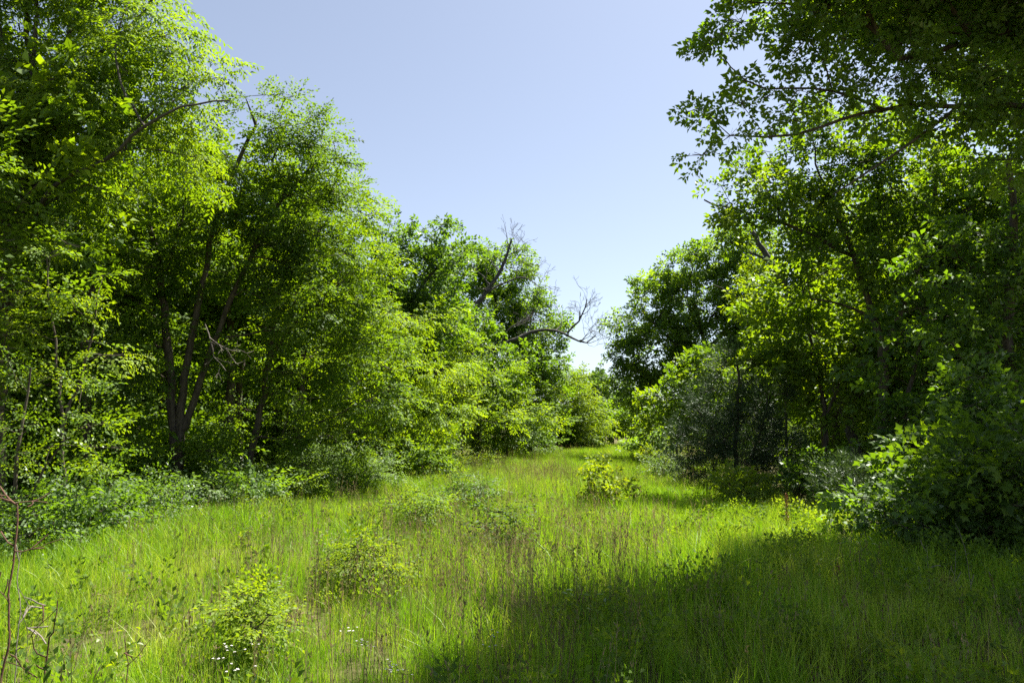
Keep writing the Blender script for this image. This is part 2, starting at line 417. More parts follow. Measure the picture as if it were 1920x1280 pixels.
# ------------------------------------------------------------------ a tree or shrub
NLEAF = [0]
DENS, LSC = .86, 1.10
def plant(name, label, cat, Y, stems, blobs, leaf='elm', mat='elm', bark='bark', spacing=.62, twigs=9, scale=1.0, r_tip=.008,
          group=None, tint=.45, spread=None, out=.5, droop=-.1, shell=.25, twig_r=True, keep=1.0, lobe=False, crown='crown', trunk='trunk', minr=0.0, roll=.35, world=None, link=True):
    """stems: list of pixel polylines [(u,v[,dy]),...] with a base radius; blobs: (u,v,ru,rv[,dy[,ry]]) pixel ellipsoids at distance Y"""
    spacing = spacing*DENS; scale = scale*LSC
    sk = Skel()
    base = None
    ground_stems = []
    for si, (st, r0, r1) in enumerate(stems):
        pts = []
        for q in st:
            y = Y + (q[2] if len(q) > 2 else 0)
            pts.append(P(q[0], q[1], y))
        if st is stems[0][0]:
            pts[0][2] = float(gz(pts[0][0], pts[0][1])) - .05
            base = pts[0].copy(); base[2] += .05
        elif abs(pts[0][2]) < .5: pts[0][2] = float(gz(pts[0][0], pts[0][1]))-.05
        if pts[0][2] < base[2]+.25: ground_stems.append(si)
        rs = resample(pts, .30); mx = rs[-1][0]
        par = -1
        if st is not stems[0][0]:
            dd = [np.linalg.norm(x-pts[0]) for x in sk.p]; j = int(np.argmin(dd))
            if dd[j] < .5: par = j
        for k, (tt, x) in enumerate(rs):
            f = r0 + (r1-r0)*(tt/mx)**.8
            if k == 0 and par < 0: f *= 1.35
            xx = x + rng.normal(0, .015, 3)
            par = sk.add(xx, par, f, si)
    bw = [blob_world(b, Y) for b in blobs]
    tg = crown_points(bw, spacing, shell)
    tg = tg[tg[:, 2] > gz(tg[:, 0], tg[:, 1])+.08]
    ends, dirs = grow(sk, tg)
    ends = np.array(ends); dirs = np.array(dirs)
    rad = pipe(sk, r_tip, .48)
    root = empty(name, base) if link else None
    if link: tag(root, label, cat, group)
    wood = tubes(sk, rad, minr)
    TV = np.zeros((0, 3)); TF = np.zeros((0, 4), int)
    # twigs
    cc = np.mean([b[0] for b in bw], 0)
    n = len(ends); k = twigs
    spread = spread or spacing*.62
    e = np.repeat(ends, k, 0)
    offs = rng.normal(0, 1, (n*k, 3)); offs /= np.linalg.norm(offs, axis=1, keepdims=True)
    offs *= (rng.random(n*k)**.6*spread)[:, None]; offs[:, 2] *= .62
    pos = e + offs
    # outward from the nearest blob centre
    bc = np.array([b[0] for b in bw]); br = np.array([b[1] for b in bw])
    dd = np.linalg.norm((pos[:, None, :]-bc[None])/br[None], axis=2); nb = np.argmin(dd, 1)
    ov = pos - bc[nb]; ov /= np.linalg.norm(ov, axis=1, keepdims=True)+1e-9
    td = offs/(spread+1e-9)*.9 + ov*out + rng.normal(0, .45, (n*k, 3)); td[:, 2] = td[:, 2]*.6 + droop
    ct = np.repeat(rng.normal(0, .16, n), k)
    # leaf tint runs lighter and yellower towards the outside of each crown blob
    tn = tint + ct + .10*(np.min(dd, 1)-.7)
    sc = scale*rng.uniform(.68, 1.3, n*k)
    Lx = .36*scale
    g = gz(pos[:, 0], pos[:, 1]); ok = pos[:, 2] > g+.03
    pos, td, tn, sc, e = pos[ok], td[ok], tn[ok], sc[ok], e[ok]
    Q, T = leaves_from(pos, td, leaf, sc, tn, roll, keep)
    NLEAF[0] += len(Q)
    if twig_r:
        # one thin three-sided twig for every spray
        tdn = td/np.linalg.norm(td, axis=1, keepdims=True)
        a = e; b_ = pos; c_ = pos + tdn*(Lx*sc/scale)[:, None]
        w = .0045*max(1, scale)
        v0 = np.stack([a+[0, 0, w], a-[0, 0, w], b_-[0, 0, w*.8], b_+[0, 0, w*.8], c_], 1)
        m = len(v0)
        TF = np.arange(m)[:, None]*5 + np.array([[0, 1, 2, 3]]); TF = np.concatenate([TF, np.arange(m)[:, None]*5 + np.array([[2, 4, 3, 3]])])[:m]
        TV = v0.reshape(-1, 3)
    if link:
        for k, (V, F) in wood.items():
            nm = 'branchwork' if k < 0 else (trunk if k in ground_stems else 'limb')
            o = mesh_obj(nm, V, F, 4, M[bark], root, smooth=True, loc=base)
            if k < 0: o['kind'] = 'stuff'
        if len(TV):
            o = mesh_obj('twigs', TV, TF, 4, M[bark], root, loc=base); o['kind'] = 'stuff'
        if lobe:
            LV, LT = lobed(Q); m = len(LV)
            f = (np.arange(m)[:, None, None]*10 + LT[None]).reshape(-1, 3)
            mesh_obj(crown, LV.reshape(-1, 3), f, 3, M[mat], root, np.repeat(T, len(LT)), loc=base)
        else:
            mesh_obj(crown, Q.reshape(-1, 3), np.arange(len(Q)*4).reshape(-1, 4), 4, M[mat], root, T, loc=base)
        return root
    V = np.zeros((0, 3)); F = np.zeros((0, 4), int)
    for a, b in wood.values(): F = np.concatenate([F, b+len(V)]); V = np.concatenate([V, a])
    return (V, F, Q, T, base)

def vb(Y): return 800 + CAM_H*FPX/Y       # picture row where the ground lies at distance Y

def shrub(name, label, cat, u, Y, h, w, leaf='shrub', mat='elm', n=3, seed=0, depth=None, bark='bark', **k):
    """a bushy plant: a few stems from the ground, lumpy crown h high and w wide (metres)"""
    s = FPX/Y; v0 = vb(Y); H = h*s; Wd = w*s
    r = np.random.default_rng(seed+7)
    blobs = []; stems = []
    for i in range(n):
        a = (i+.5)/n - .5
        uu = u + a*Wd*.62 + r.normal(0, Wd*.05); top = H*(1 - abs(a)*.7)*r.uniform(.85, 1.05)
        blobs.append((uu, v0-top*.58, Wd/n*.75, top*.42, r.normal(0, .2*w), (depth or w)*.42))
    blobs.append((u, v0-H*.38, Wd*.42, H*.30, 0, (depth or w)*.42))
    for i in range(n):
        b = blobs[i]
        stems.append(([(u+r.normal(0, 4), v0), ((u+b[0])/2+r.normal(0, 5), v0-H*.3), (b[0], b[1])], .012+.010*h, .006))
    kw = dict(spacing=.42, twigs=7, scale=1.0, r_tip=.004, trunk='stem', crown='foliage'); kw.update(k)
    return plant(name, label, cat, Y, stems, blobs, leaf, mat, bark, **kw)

# ------------------------------------------------------------------ ground
def clearing(x, y):
    """>0 inside the grassy clearing (metres from its edge)"""
    yl = np.array([-20, 0, 9, 12, 16.7, 22, 31, 45, 56, 66]); xl = np.array([-7.5, -7.0, -6.5, -5.9, -4.9, -3.9, -2.2, -0.6, .6, 2.2])
    yr = np.array([-20, 0, 8, 14, 20, 30, 44, 56, 66]); xr = np.array([6.0, 6.0, 6.0, 5.8, 5.2, 6.2, 8.4, 10.8, 13])
    l = np.interp(y, yl, xl); r_ = np.interp(y, yr, xr)
    return np.minimum(np.minimum(x-l, r_-x), 58-y)

def make_ground():
    xs = np.concatenate([-np.geomspace(1200, 45, 14), np.arange(-40, 41, 1.0), np.geomspace(45, 1200, 14)])
    ys = np.concatenate([-np.geomspace(1200, 25, 12), np.arange(-20, 91, 1.0), np.geomspace(96, 1400, 16)])
    X, Yy = np.meshgrid(xs, ys, indexing='ij')
    V = np.stack([X, Yy, gz(X, Yy)], 2).reshape(-1, 3)
    ny = len(ys); i, j = np.meshgrid(np.arange(len(xs)-1), np.arange(ny-1), indexing='ij'); a = (i*ny+j).ravel()
    F = np.stack([a, a+ny, a+ny+1, a+1], 1)
    m = bpy.data.materials.new('soil_and_litter'); m.use_nodes = True; t = m.node_tree; L = t.links.new
    p = t.nodes['Principled BSDF']; p.inputs['Roughness'].default_value = 1; p.inputs['Specular IOR Level'].default_value = .1
    tc = nd(t, 'ShaderNodeTexCoord')
    n1 = nd(t, 'ShaderNodeTexNoise'); n1.inputs['Scale'].default_value = 9; n1.inputs['Detail'].default_value = 8; n1.inputs['Roughness'].default_value = .75
    L(tc.outputs['Object'], n1.inputs['Vector'])
    rp = nd(t, 'ShaderNodeValToRGB'); e = rp.color_ramp.elements
    e[0].position = .32; e[0].color = (.045, .040, .018, 1); e[1].position = .72; e[1].color = (.17, .14, .075, 1)
    q = e.new(.5); q.color = (.085, .082, .030, 1)
    L(n1.outputs['Fac'], rp.inputs[0]); L(rp.outputs[0], p.inputs['Base Color'])
    bp = nd(t, 'ShaderNodeBump'); bp.inputs['Distance'].default_value = .05; L(n1.outputs['Fac'], bp.inputs['Height']); L(bp.outputs[0], p.inputs['Normal'])
    o = mesh_obj('ground', V, F, 4, m, smooth=True); tag(o, kind='structure', label='earth and leaf litter under the grass and the trees')
make_ground()

# ------------------------------------------------------------------ scatter by geometry nodes (only for uncountable stuff)
def scatter(name, label, pts, rot, scl, protos, idx):
    me = bpy.data.meshes.new(name)
    n = len(pts); me.vertices.add(n); me.vertices.foreach_set('co', np.asarray(pts, np.float32).ravel())
    a = me.attributes.new('rot', 'FLOAT_VECTOR', 'POINT'); a.data.foreach_set('vector', np.asarray(rot, np.float32).ravel())
    a = me.attributes.new('scl', 'FLOAT', 'POINT'); a.data.foreach_set('value', np.asarray(scl, np.float32))
    a = me.attributes.new('idx', 'INT', 'POINT'); a.data.foreach_set('value', np.asarray(idx, np.int32))
    o = bpy.data.objects.new(name, me); C.objects.link(o)
    ng = bpy.data.node_groups.new(name+'_scatter', 'GeometryNodeTree')
    ng.interface.new_socket('Geometry', in_out='INPUT', socket_type='NodeSocketGeometry')
    ng.interface.new_socket('Geometry', in_out='OUTPUT', socket_type='NodeSocketGeometry')
    gi = ng.nodes.new('NodeGroupInput'); go = ng.nodes.new('NodeGroupOutput'); L = ng.links.new
    col = bpy.data.collections.new(name+'_sources')
    for p_ in protos: col.objects.link(p_)
    ci = ng.nodes.new('GeometryNodeCollectionInfo'); ci.inputs['Collection'].default_value = col
    ci.inputs['Separate Children'].default_value = True; ci.inputs['Reset Children'].default_value = True
    ip = ng.nodes.new('GeometryNodeInstanceOnPoints'); ip.inputs['Pick Instance'].default_value = True
    def na(nm, ty):
        q = ng.nodes.new('GeometryNodeInputNamedAttribute'); q.data_type = ty; q.inputs[0].default_value = nm; return q.outputs[0]
    L(gi.outputs[0], ip.inputs['Points']); L(ci.outputs[0], ip.inputs['Instance'])
    L(na('idx', 'INT'), ip.inputs['Instance Index']); L(na('rot', 'FLOAT_VECTOR'), ip.inputs['Rotation']); L(na('scl', 'FLOAT'), ip.inputs['Scale'])
    L(ip.outputs[0], go.inputs[0])
    md = o.modifiers.new('scatter', 'NODES'); md.node_group = ng
    tag(o, label=label, kind='stuff')
    return o

def blades(n, hmin, hmax, w, spread, lean, segs=3, r=rng):
    """n grass blades as tapered bent strips -> verts, quads (last quad degenerates to the tip)"""
    b = np.stack([r.normal(0, spread, n), r.normal(0, spread, n), np.full(n, -.02)], 1)
    h = r.uniform(hmin, hmax, n); az = r.uniform(0, 6.283, n); ln = np.abs(r.normal(0, lean, n))
    dx = np.stack([np.cos(az), np.sin(az), np.zeros(n)], 1)
    fa = r.uniform(0, 6.283, n); sd = np.stack([np.cos(fa), np.sin(fa), np.zeros(n)], 1)
    V = []
    for k in range(segs+1):
        t = k/segs
        c = b + np.array([0, 0, 1.])*(h*t*(1-.25*ln*t))[:, None] + dx*(h*ln*t**2)[:, None]
        ww = w*(1-t**1.6)*.5 + .0006
        V += [c - sd*ww, c + sd*ww]
    V = np.stack(V, 1); m = 2*(segs+1)
    f = np.array([[2*k, 2*k+1, 2*k+3, 2*k+2] for k in range(segs)])
    F = (np.arange(n)[:, None, None]*m + f[None]).reshape(-1, 4)
    return V.reshape(-1, 3), F

def proto(name, V, F, mat): return mesh_obj(name, V, F, F.shape[1], mat, link=False)

def scatter_pts(area, n, dens_fn):
    x0, x1, y0, y1 = area
    p = np.stack([rng.uniform(x0, x1, n), rng.uniform(y0, y1, n)], 1)
    k = rng.random(n) < dens_fn(p[:, 0], p[:, 1])
    return p[k]

def inview(x, y, m=1.0): return (np.abs(x) < np.maximum(y, 0)*.78+m) & (y > 1.0)

def patch(x, y, s, ph): return .5+.25*(np.sin(x*s+ph)+np.sin(y*s*.8+ph*2+1.3*np.sin(x*s*.6)))

def grass():
    pr = []
    for i in range(6): pr.append(proto('grass_tuft', *blades(34, .08, .46, .0055, .09, .42), M['grass']))
    # dense near, thinner far
    def dens(x, y):
        e = clearing(x, y); d = np.hypot(x, y)
        base = np.clip(11/np.maximum(d, 1), .12, 1.0)
        edge = 1/(1+np.exp(-(e+.25)/.45))
        shade = np.where((x > .6+(y-4.6)*.62) & (y < 12.5), np.clip(.85-.12*(x-(.6+(y-4.6)*.62)), .30, 1), 1)
        hole = np.clip(.25+1.3*patch(x+.4*np.sin(y*1.7), y, 1.35, 3.3), .35, 1)
        return inview(x, y)*base*np.clip(edge, .10, 1)*shade*hole
    p = scatter_pts((-13, 15, 1.2, 62), 330000, lambda x, y: dens(x, y)*.34*np.where(y < 14, 1, .9))
    n = len(p); d = np.hypot(p[:, 0], p[:, 1])
    rot = np.stack([rng.normal(0, .10, n), rng.normal(0, .10, n), rng.uniform(0, 6.28, n)], 1)
    s = .84*rng.uniform(.75, 1.2, n)*(1+.25*np.clip((d-10)/40, 0, 1))*(.55+.55*patch(p[:, 0], p[:, 1], .9, .4)+.3*patch(p[:, 0], p[:, 1], 2.7, 1.7))
    pts = np.stack([p[:, 0], p[:, 1], gz(p[:, 0], p[:, 1])], 1)
    scatter('grass', 'bright green meadow grass filling the clearing', pts, rot, s, pr, rng.integers(0, len(pr), n))
    print('grass tufts', n)
    # dry upright stalks with seed heads
    ds = []
    for i in range(5):
        V, F = blades(5, .45, .85, .0045, .10, .13)
        hv = []; hf = []
        tops = V.reshape(5, -1, 3)[:, -2:, :].mean(1)
        Qs = []
        for t_ in tops:
            m = 9; q = rng.normal(0, 1, (m, 3))*.006
            pos = t_ - np.array([0, 0, 1])*rng.uniform(-.01, .16, m)[:, None] + q
            dr = np.stack([rng.normal(0, .35, m), rng.normal(0, .35, m), np.ones(m)], 1)
            Qs.append(leafquads(pos, dr, rng.normal(0, 1, (m, 3)), np.full(m, .035), np.full(m, .008)))
        Q = np.concatenate(Qs)
        F2 = np.arange(len(Q)*4).reshape(-1, 4)+len(V)
        ds.append(proto('dry_stalk', np.concatenate([V, Q.reshape(-1, 3)]), np.concatenate([F, F2]), M['drygrass']))
    def dd(x, y):
        e = clearing(x, y); d = np.hypot(x, y); shd = np.where((x > -.3+(y-4.6)*.62) & (y < 12.5), .22, 1.)
        pt = patch(x, y, .55, 2.1)
        mid = np.exp(-((x-(.3+.05*y))/2.6)**2)*.9+.18
        return inview(x, y)*np.clip(e, 0, 1)*np.clip(10/d, .25, 1)*np.clip(pt*1.9-.45, .03, 1)*mid*shd
    p = scatter_pts((-9, 11, 2.6, 58), 90000, lambda x, y: dd(x, y)*.33)
    n = len(p); rot = np.stack([rng.normal(0, .08, n), rng.normal(0, .08, n), rng.uniform(0, 6.28, n)], 1)
    pts = np.stack([p[:, 0], p[:, 1], gz(p[:, 0], p[:, 1])], 1)
    scatter('dry_stalks', 'dry grey-brown grass stalks standing above the green grass', pts, rot, rng.uniform(.5, 1.0, n), ds, rng.integers(0, len(ds), n))
    # small broad-leaved weeds
    ws = []
    for i in range(5):
        k = 5; pos = rng.normal(0, .05, (k, 3)); pos[:, 2] = rng.uniform(.02, .12, k)
        dr = np.stack([rng.normal(0, .5, k), rng.normal(0, .5, k), np.ones(k)*.9], 1)
        Q, T = leaves_from(pos, dr, 'weed', np.full(k, .85), np.full(k, .5), .6)
        if i > 2: Q, T = leaves_from(pos, dr, 'rosette', np.full(k, .6), np.full(k, .5), .5)
        ws.append(proto('weed_sprig', Q.reshape(-1, 3), np.arange(len(Q)*4).reshape(-1, 4), M['weed']))
    def dw(x, y):
        e = clearing(x, y); d = np.hypot(x, y)
        return inview(x, y)*np.clip(10/d, .3, 1)*np.clip(.12+.7*np.exp(-((e-.2)/1.3)**2)+.3*patch(x, y, 1.1, 5.)**3 + .35*((x > -.3+(y-4.6)*.62) & (y < 12.5)), 0, 1)
    p = scatter_pts((-16, 16, 1.8, 62), 60000, lambda x, y: dw(x, y)*.28)
    n = len(p); rot = np.stack([rng.normal(0, .15, n), rng.normal(0, .15, n), rng.uniform(0, 6.28, n)], 1)
    pts = np.stack([p[:, 0], p[:, 1], gz(p[:, 0], p[:, 1])], 1)
    scatter('ground_weeds', 'low leafy weeds among the grass and along the wood edge', pts, rot, rng.uniform(.6, 1.3, n), ws, rng.integers(0, len(ws), n))
    # dead leaves on the floor
    ls = []
    for i in range(4):
        k = 16; pos = rng.normal(0, .16, (k, 3)); pos[:, 2] = rng.uniform(.005, .035, k)
        dr = rng.normal(0, 1, (k, 3)); dr[:, 2] *= .25
        Q = leafquads(pos, dr, np.tile([[0, 0, 1.]], (k, 1))+rng.normal(0, .3, (k, 3)), rng.uniform(.06, .11, k), rng.uniform(.03, .06, k))
        ls.append(proto('dead_leaf_patch', Q.reshape(-1, 3), np.arange(k*4).reshape(-1, 4), M['litter']))
    def dl(x, y):
        e = clearing(x, y)
        return inview(x, y)*np.clip(.04+.7/(1+np.exp((e-.2)/.5)) + .45*((x > 1.6+(y-4.6)*.5) & (y < 12)), 0, 1)*np.clip(12/np.hypot(x, y), .2, 1)
    p = scatter_pts((-18, 18, 1.5, 60), 40000, lambda x, y: dl(x, y)*.3)
    n = len(p); rot = np.stack([np.zeros(n), np.zeros(n), rng.uniform(0, 6.28, n)], 1)
    pts = np.stack([p[:, 0], p[:, 1], gz(p[:, 0], p[:, 1])+.004], 1)
    scatter('leaf_litter', 'brown dead leaves on the shaded ground', pts, rot, rng.uniform(.7, 1.3, n), ls, rng.integers(0, len(ls), n))
grass()

# ------------------------------------------------------------------ the woods behind the edge trees (one mass on either side)
def woods():
    pr = []
    def px(dx, dz, Y=20): return (960+dx*FPX/Y, 800-(dz-CAM_H)*FPX/Y)
    for i in range(3):
        r = np.random.default_rng(50+i); Y = 20; s = FPX/Y
        bl = []
        for k in range(7):
            a = r.uniform(0, 6.28); q = r.uniform(.6, 2.0); z = r.uniform(3.2, 8.0)
            u, v = px(math.cos(a)*q, z); bl.append((u, v, s*r.uniform(1.1, 1.7), s*r.uniform(.9, 1.3), math.sin(a)*q, 1.4))
        u, v = px(0, 8.6); bl.append((u, v, s*1.2, s*1.0))
        st = [([px(0, 0), px(.1, 3), px(-.1, 6), px(.2, 8.5)], .15, .04)]
        V, F, Q, T, base = plant('woodland_tree', '', '', Y, st, bl, 'oak', 'woods', spacing=.80, twigs=9, scale=1.3, link=False, twig_r=False, minr=.012, r_tip=.012)
        V = V-base; Q = Q-base
        me = mesh_obj('woodland_tree', np.concatenate([V, Q.reshape(-1, 3)]), np.concatenate([F, np.arange(len(Q)*4).reshape(-1, 4)+len(V)]), 4, M['woods'],
                      tint=np.concatenate([np.zeros(len(F)), T]), link=False)
        me.data.materials.append(M['bark'])
        mi = np.zeros(len(F)+len(Q), np.int32); mi[:len(F)] = 1; me.data.polygons.foreach_set('material_index', mi)
        pr.append(me)
    for i in range(2):   # undergrowth
        r = np.random.default_rng(70+i); Y = 20; s = FPX/Y; bl = []
        for k in range(5):
            u, v = px(r.normal(0, .8), r.uniform(.5, 1.9)); bl.append((u, v, s*.8, s*.6, r.normal(0, .5), .7))
        st = [([px(0, 0), px(.1, .6), px(0, 1.3)], .03, .01)]
        V, F, Q, T, base = plant('woodland_tree', '', '', Y, st, bl, 'elm', 'woods', spacing=.6, twigs=7, scale=1.5, link=False, twig_r=False, minr=.008, r_tip=.005)
        V = V-base; Q = Q-base
        me = mesh_obj('woodland_undergrowth', np.concatenate([V, Q.reshape(-1, 3)]), np.concatenate([F, np.arange(len(Q)*4).reshape(-1, 4)+len(V)]), 4, M['woods'],
                      tint=np.concatenate([np.zeros(len(F)), T]), link=False)
        me.data.materials.append(M['bark'])
        mi = np.zeros(len(F)+len(Q), np.int32); mi[:len(F)] = 1; me.data.polygons.foreach_set('material_index', mi)
        pr.append(me)
    def fill(name, label, test, seed):
        r = np.random.default_rng(seed); keep = []; typ = []
        for _ in range(6000):
            x, y = r.uniform(-45, 45), r.uniform(2, 95)
            if not test(x, y): continue
            if any((x-a)**2+(y-b)**2 < (2.6 if t < 3 else 1.5)**2 for (a, b), t in zip(keep, typ)): continue
            keep.append((x, y)); typ.append(r.integers(0, 3) if r.random() < .5 else r.integers(3, 5))
        k = np.array(keep); n = len(k); z = gz(k[:, 0], k[:, 1])
        rot = np.stack([np.zeros(n), np.zeros(n), r.uniform(0, 6.28, n)], 1)
        sc = r.uniform(1.0, 1.22, n)*np.where(k[:, 0] > 0, .86, 1)
        far = k[:, 1] > 58
        sc = np.where(far & (np.array(typ) < 3), sc*np.where(np.abs(k[:, 0]-8-(k[:, 1]-58)*.14) < 9, .42, .85), sc)
        scatter(name, label, np.stack([k[:, 0], k[:, 1], z], 1), rot, sc, pr if seed == 1 else [q.copy() for q in pr], np.array(typ))
        print(name, n)
    fill('woods', 'dense wood filling the ground behind the edge trees', lambda x, y: clearing(x, min(y, 57)) < (-3.2 if x < 0 else -6.0) and abs(x) < y*.95+6 and abs(x) < 30 and math.hypot(x, y) > 15, 1)
woods()

# ------------------------------------------------------------------ trees on the left side
exec_left = True
T_ = plant
T_('feathery_tree', 'tall feathery-leaved tree at the top left with a bent dark limb reaching right', 'tree', 12.5,
   [([(-60, vb(12.5)), (-30, 700), (5, 540), (38, 420), (42, 280), (62, 130), (72, -90)], .09, .03),
    ([(44, 290), (85, 190), (130, 60), (125, -120)], .07, .03),
    ([(85, 190), (190, 100), (270, 20), (330, -60)], .045, .02),
    ([(48, 440), (100, 348, -.6), (200, 298, -1.0), (270, 238, -1.2), (340, 200, -1.2), (430, 186, -.8)], .055, .014),
    ([(270, 238, -1.2), (240, 180, -1.0), (216, 120, -1.0), (222, 60, -.8), (245, 0, -.6)], .024, .010),
    ([(48, 200), (0, 60), (-20, -60)], .04, .02)],
   [(60, 60, 170, 120), (240, 40, 110, 90), (300, 140, 110, 85), (180, 210, 150, 90), (-70, 250, 150, 150), (395, 185, 60, 50), (110, -120, 200, 110), (250, -60, 60, 60), (100, 330, 120, 60), (290, 280, 110, 60), (-40, 440, 120, 90)],
   'feather', 'feather', 'greybark', spacing=.55, twigs=8, tint=.5, droop=-.3)
T_('elm_tree', 'leaning many-stemmed tree with dark trunks and a pointed bright crown in the left middle', 'tree', 16,
   [([(332, vb(16)), (326, 800), (314, 650), (302, 540), (288, 450), (262, 360)], .13, .05),
    ([(338, 880), (340, 740), (358, 640), (380, 530), (400, 430), (438, 320), (480, 235)], .11, .04),
    ([(345, 800), (385, 690), (425, 580), (470, 480), (530, 370)], .09, .03),
    ([(300, 540), (330, 450), (350, 360)], .05, .02)],
   [(500, 210, 50, 56), (545, 230, 55, 50), (590, 255, 42, 45), (615, 300, 45, 50), (450, 290, 90, 60), (560, 310, 80, 60), (390, 360, 120, 70), (540, 400, 110, 80), (620, 330, 45, 55), (610, 470, 60, 70), (290, 420, 90, 90), (440, 470, 140, 80), (250, 560, 80, 90), (570, 560, 80, 70), (330, 660, 90, 60)],
   'elm', 'elm', spacing=.50, twigs=9, tint=.48, scale=.9, r_tip=.009)
T_('elm_tree', 'round bushy tree with a crooked trunk right of the many-stemmed tree', 'tree', 17.5,
   [([(452, vb(17.5)), (468, 860), (498, 720), (512, 620), (540, 500), (600, 430)], .11, .04),
    ([(505, 680), (560, 600), (640, 530)], .05, .02)],
   [(650, 400, 55, 65), (690, 470, 50, 80), (620, 560, 90, 80), (710, 580, 55, 90), (560, 680, 110, 80), (680, 700, 90, 80), (500, 790, 90, 50), (640, 810, 90, 50)],
   'elm', 'elm', spacing=.58, twigs=8, tint=.50, r_tip=.008)
T_('elm_tree', 'slim tree behind the left shrubs with a straight dark trunk', 'tree', 14.5,
   [([(170, vb(14.5)), (166, 800), (160, 640), (175, 520), (180, 400)], .10, .04)],
   [(150, 420, 100, 70), (60, 470, 90, 80), (230, 480, 80, 70), (120, 580, 120, 80), (210, 680, 90, 70), (50, 660, 90, 80)],
   'elm', 'elm', spacing=.58, twigs=8, tint=.45)
T_('elm_tree', 'shrubby tree at the left picture edge beside the leafy shrub', 'tree', 10.5,
   [([(-40, vb(10.5)), (-35, 800), (-50, 560), (-30, 350)], .09, .03)],
   [(-40, 330, 80, 90), (-20, 480, 70, 80), (-60, 640, 90, 90), (10, 400, 50, 60), (50, 560, 60, 50), (20, 660, 60, 50)],
   'elm', 'elm', spacing=.5, twigs=8, tint=.5)
T_('oak_tree', 'dark oak with a knobbly top left of the dead limbs', 'tree', 28,
   [([(760, vb(28)), (762, 760), (755, 640), (775, 560), (820, 500)], .17, .06), ([(755, 640), (730, 540), (740, 470)], .09, .04)],
   [(745, 460, 45, 45), (790, 450, 40, 35), (828, 430, 20, 28), (770, 530, 80, 55), (850, 490, 40, 40), (720, 560, 50, 60), (800, 610, 70, 50)],
   'oak', 'oak', spacing=.62, twigs=9, scale=1.2, tint=.38, r_tip=.012)
T_('oak_tree', 'broad dark round-topped oak at the centre behind the dead tree', 'tree', 40,
   [([(930, vb(40)), (932, 760), (925, 660), (930, 560)], .22, .09), ([(928, 700), (980, 620), (1010, 560)], .11, .04)],
   [(880, 505, 60, 48), (940, 510, 60, 50), (985, 545, 40, 42), (900, 590, 90, 60), (1000, 610, 55, 50), (1040, 610, 25, 32), (950, 670, 90, 55), (1030, 670, 40, 35), (960, 740, 90, 50)],
   'oak', 'oak', spacing=.74, twigs=9, scale=1.35, tint=.36, r_tip=.012)
T_('young_tree', 'bright leafy young tree with tiered branches left of the thin sapling', 'tree', 24,
   [([(720, vb(24)), (722, 780), (735, 680), (760, 600)], .08, .03), ([(722, 760), (680, 680), (650, 640)], .05, .02)],
   [(760, 600, 70, 30), (700, 660, 80, 40), (790, 680, 70, 35), (740, 740, 90, 40), (690, 800, 80, 40), (800, 770, 60, 40)],
   'feather', 'bright', spacing=.65, twigs=8, scale=1.35, tint=.5)
T_('sapling', 'thin straight sapling with light leaves at the left edge of the grass', 'tree', 28.5,
   [([(865, vb(28.5)), (867, 800), (872, 720), (880, 650)], .05, .015)],
   [(880, 670, 50, 36), (910, 700, 60, 32), (850, 730, 50, 36), (900, 770, 60, 34), (870, 690, 40, 40)],
   'elm', 'bright', spacing=.70, twigs=7, scale=1.35, tint=.55, r_tip=.006)
T_('young_tree', 'pale green bushy young tree under the dead limbs', 'tree', 34,
   [([(950, vb(34)), (952, 800), (945, 740)], .07, .03)],
   [(940, 740, 60, 40), (985, 770, 50, 40), (930, 800, 60, 35), (900, 800, 40, 40), (970, 815, 40, 28)],
   'elm', 'bright', spacing=.75, twigs=8, scale=1.6, tint=.45)
T_('young_tree', 'palest yellow-green young tree at the far end of the grass', 'tree', 50,
   [([(1062, vb(50)), (1062, 780), (1060, 720)], .08, .03)],
   [(1062, 715, 32, 30), (1050, 750, 45, 30), (1085, 770, 38, 30), (1040, 790, 45, 30), (1075, 805, 45, 26), (1020, 815, 40, 22)],
   'feather', 'yellow', spacing=.85, twigs=9, scale=2.2, tint=.30)
T_('far_tree', 'low blue-green tree closing the far end of the clearing', 'tree', 62,
   [([(1130, vb(62)), (1130, 790), (1130, 740)], .08, .03)],
   [(1100, 740, 40, 36), (1140, 735, 40, 32), (1170, 770, 40, 40), (1120, 790, 60, 34), (1190, 740, 30, 40)],
   'oak', 'grey', spacing=1.0, twigs=9, scale=2.3, tint=.30)
T_('far_tree', 'small dark rounded tree at the far end where the grass stops', 'tree', 57,
   [([(1150, vb(57)), (1150, 800), (1150, 770)], .08, .03)],
   [(1145, 790, 34, 28), (1175, 795, 34, 30), (1160, 770, 30, 24)],
   'oak', 'oak', spacing=.9, twigs=9, scale=2.0, tint=.42)

